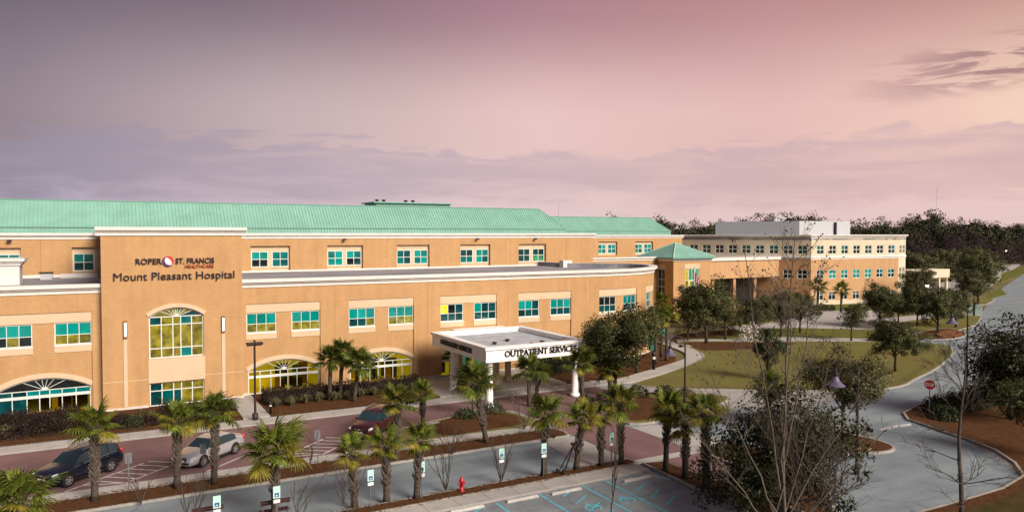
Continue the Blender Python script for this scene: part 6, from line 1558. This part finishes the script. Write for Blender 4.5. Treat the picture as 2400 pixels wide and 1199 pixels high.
for i, (x, y, r, h, lf) in enumerate(((34.3,49.3,.9,.9,L_HOLLY),(36.6,49.9,1.0,.9,L_LORO),(40.2,50.2,1.1,.9,L_LORO),(42.6,49.6,1.0,.8,L_LORO),(26.6,51.0,1.0,.9,L_HOLLY),(24.0,50.6,.9,.7,L_HOLLY),(44.0,48.4,.8,.6,L_OLIVE),(37.4,62.4,.8,1.1,L_HOLLY))):
    shrub('island_shrub', ['dark green shrub at the left tip of the corner island', 'dark shrub behind the bright green palm on the corner island', 'dark red shrub beside the exit road on the corner island', 'dark red shrub left of the crook lamp pole', 'dark green shrub at the foot of the front canopy column', 'low dark shrub beside the leaning palm', 'olive shrub right of the crook lamp pole', 'green shrub against the entrance wall'][i], x, y, r, h, lf, 620, .16, 140+i, group='shrubs on the drive islands')
for i, (px, py) in enumerate(((1890,728),(1935,727),(1860,736),(2010,728))):
    x, y = gp(px, py); shrub('foundation_shrub', ['leftmost low shrub below the office brick wall', 'second low shrub below the office brick wall', 'low shrub at the left corner of the parking court', 'third low shrub below the office brick wall'][i], x, y, 2.0, 1.1, L_HOLLY, 500, .3, 160+i, group='low shrubs at the office wall')
for i, (px, py, r, h) in enumerate(((1760,800,1.6,2.2),(1615,786,2.0,1.6),(1685,783,2.2,1.6),(2055,800,1.0,1.0))):
    x, y = gp(px, py); shrub('garden_shrub', ['white-tipped shrub at the end of the garden walk', 'dark shrub under the flowering tree', 'dark shrub under the broad olive oak', 'small shrub beside the open-lawn oak'][i], x, y, r, h, L_BLOOM if i == 0 else L_OAK, 420, .26, 170+i, group='garden shrubs')
for i, (x, y, r, h) in enumerate(((34.6,34.0,1.2,1.0),(36.0,31.5,1.3,1.2),(42.6,33.9,1.1,.9),(41.2,32.6,1.0,.9))):
    shrub('bed_shrub', ['dark shrub by the crossing under the magnolia', 'dark shrub beneath the magnolia canopy edge', 'dark shrub at the trunk on the turning island', 'dark shrub left on the turning island'][i], x, y, r, h, L_HOLLY, 700, .18, 180+i, group='shrubs under the near trees')

# ---- forest wall (one mass)
def forest():
    rng = np.random.default_rng(5); Q = []; TR = MB()
    for k in range(880):
        px = rng.uniform(1180, 2720); lay = rng.random(); d = 285+lay*120 if px > 2080 else 255+lay*150
        if px > 2350: d = 330+lay*110
        dr_ = FW+RT*((px-1200)/FPX); x, y = dr_.x*d, dr_.y*d
        H = rng.uniform(17.0, 23.0)*(1+.10*math.sin(px*.018)+.05*math.sin(px*.05))*(.72+.30*d/330)
        if px < 1560: H *= .93
        if px > 2150: H *= .97
        R_ = rng.uniform(2.8,5.2); low = .12 if lay < .4 else .3
        nc = 26; cl = clumps(rng, nc, (x,y,H*(.5+low*.5)-.8), (R_*1.2,R_*1.2,H*(.5-low*.5)), .1, 6)
        Q.append(crown_leaves(rng, cl, 24, R_*.27, .66, .75))
    me = np_quads('forest', np.concatenate([q for q, _ in Q]), L_FOREST, np.concatenate([n_ for _, n_ in Q])); o = obj('forest', me)
    tag(o, 'dark mixed pine forest closing the view behind the buildings', 'forest', kind='stuff')
    Q = []
    for k in range(46):
        px = rng.uniform(2125, 2420); d = rng.uniform(262, 292); dr_ = FW+RT*((px-1200)/FPX); x, y = dr_.x*d, dr_.y*d; H = rng.uniform(8,17); R_ = rng.uniform(2.5,4.5)
        Q.append(crown_leaves(rng, clumps(rng, 22, (x,y,H*.55), (R_,R_,H*.45), .3, 6), 20, R_*.25, .8, .18))
    o = obj('forest_edge_scrub', np_quads('forest_edge_scrub', np.concatenate([q for q, _ in Q]), L_BARE)); tag(o, 'leafless purple-brown scrub along the forest edge', 'scrub', kind='stuff')
forest()

# ---- pine straw and leaf litter spilled over the bed edges
def litter():
    rng = np.random.default_rng(9); Q = []
    def along(a, b, n, sp, z):
        t = rng.uniform(0,1,n)[:,None]; P = np.array(a)*(1-t)+np.array(b)*t; P = P+rng.normal(size=P.shape)*sp; C = np.column_stack([P, np.full(n, z)+rng.uniform(0,.012,n)])
        an = rng.uniform(0, math.pi, n); L_ = rng.uniform(.05,.16,n); d = np.column_stack([np.cos(an)*L_, np.sin(an)*L_, np.zeros(n)]); s = np.column_stack([-np.sin(an), np.cos(an), np.zeros(n)])*rng.uniform(.01,.035,n)[:,None]
        Q.append(np.stack([C-d, C+s, C+d, C-s], 1))
    along((-12,44.95),(28,44.8),1500,.16,.15); along((-12,43.0),(28,42.8),900,.14,.16); along((-12,35.5),(28,35.5),1200,.14,.155); along((-12,36.35),(28,36.3),900,.12,.17)
    along((-12,59.0),(9,58.6),900,.22,.15); along((11.3,58.5),(25,58.2),700,.2,.15); along((29.9,34.8),(30.5,26),300,.15,.16); along((52.9,33.8),(51.4,28.6),300,.16,.15); along((51.4,28.6),(46.4,22.8),400,.16,.15); along((53,33.9),(68,37.5),300,.25,.15)
    along((45,51.3),(60.7,42.3),500,.2,.14); along((64,42.3),(89,52.2),600,.25,.14); along((62,66),(77,65.3),500,.4,.16)
    o = obj('leaf_litter', np_quads('leaf_litter', np.concatenate(Q), leafmat('straw_litter', [(0,(.06,.03,.014)),(.6,(.13,.065,.03)),(1,(.22,.14,.075))], 1, .05)))
    tag(o, 'brown pine straw and leaf litter spilled over the bed edges', 'leaf litter', kind='stuff')
litter()
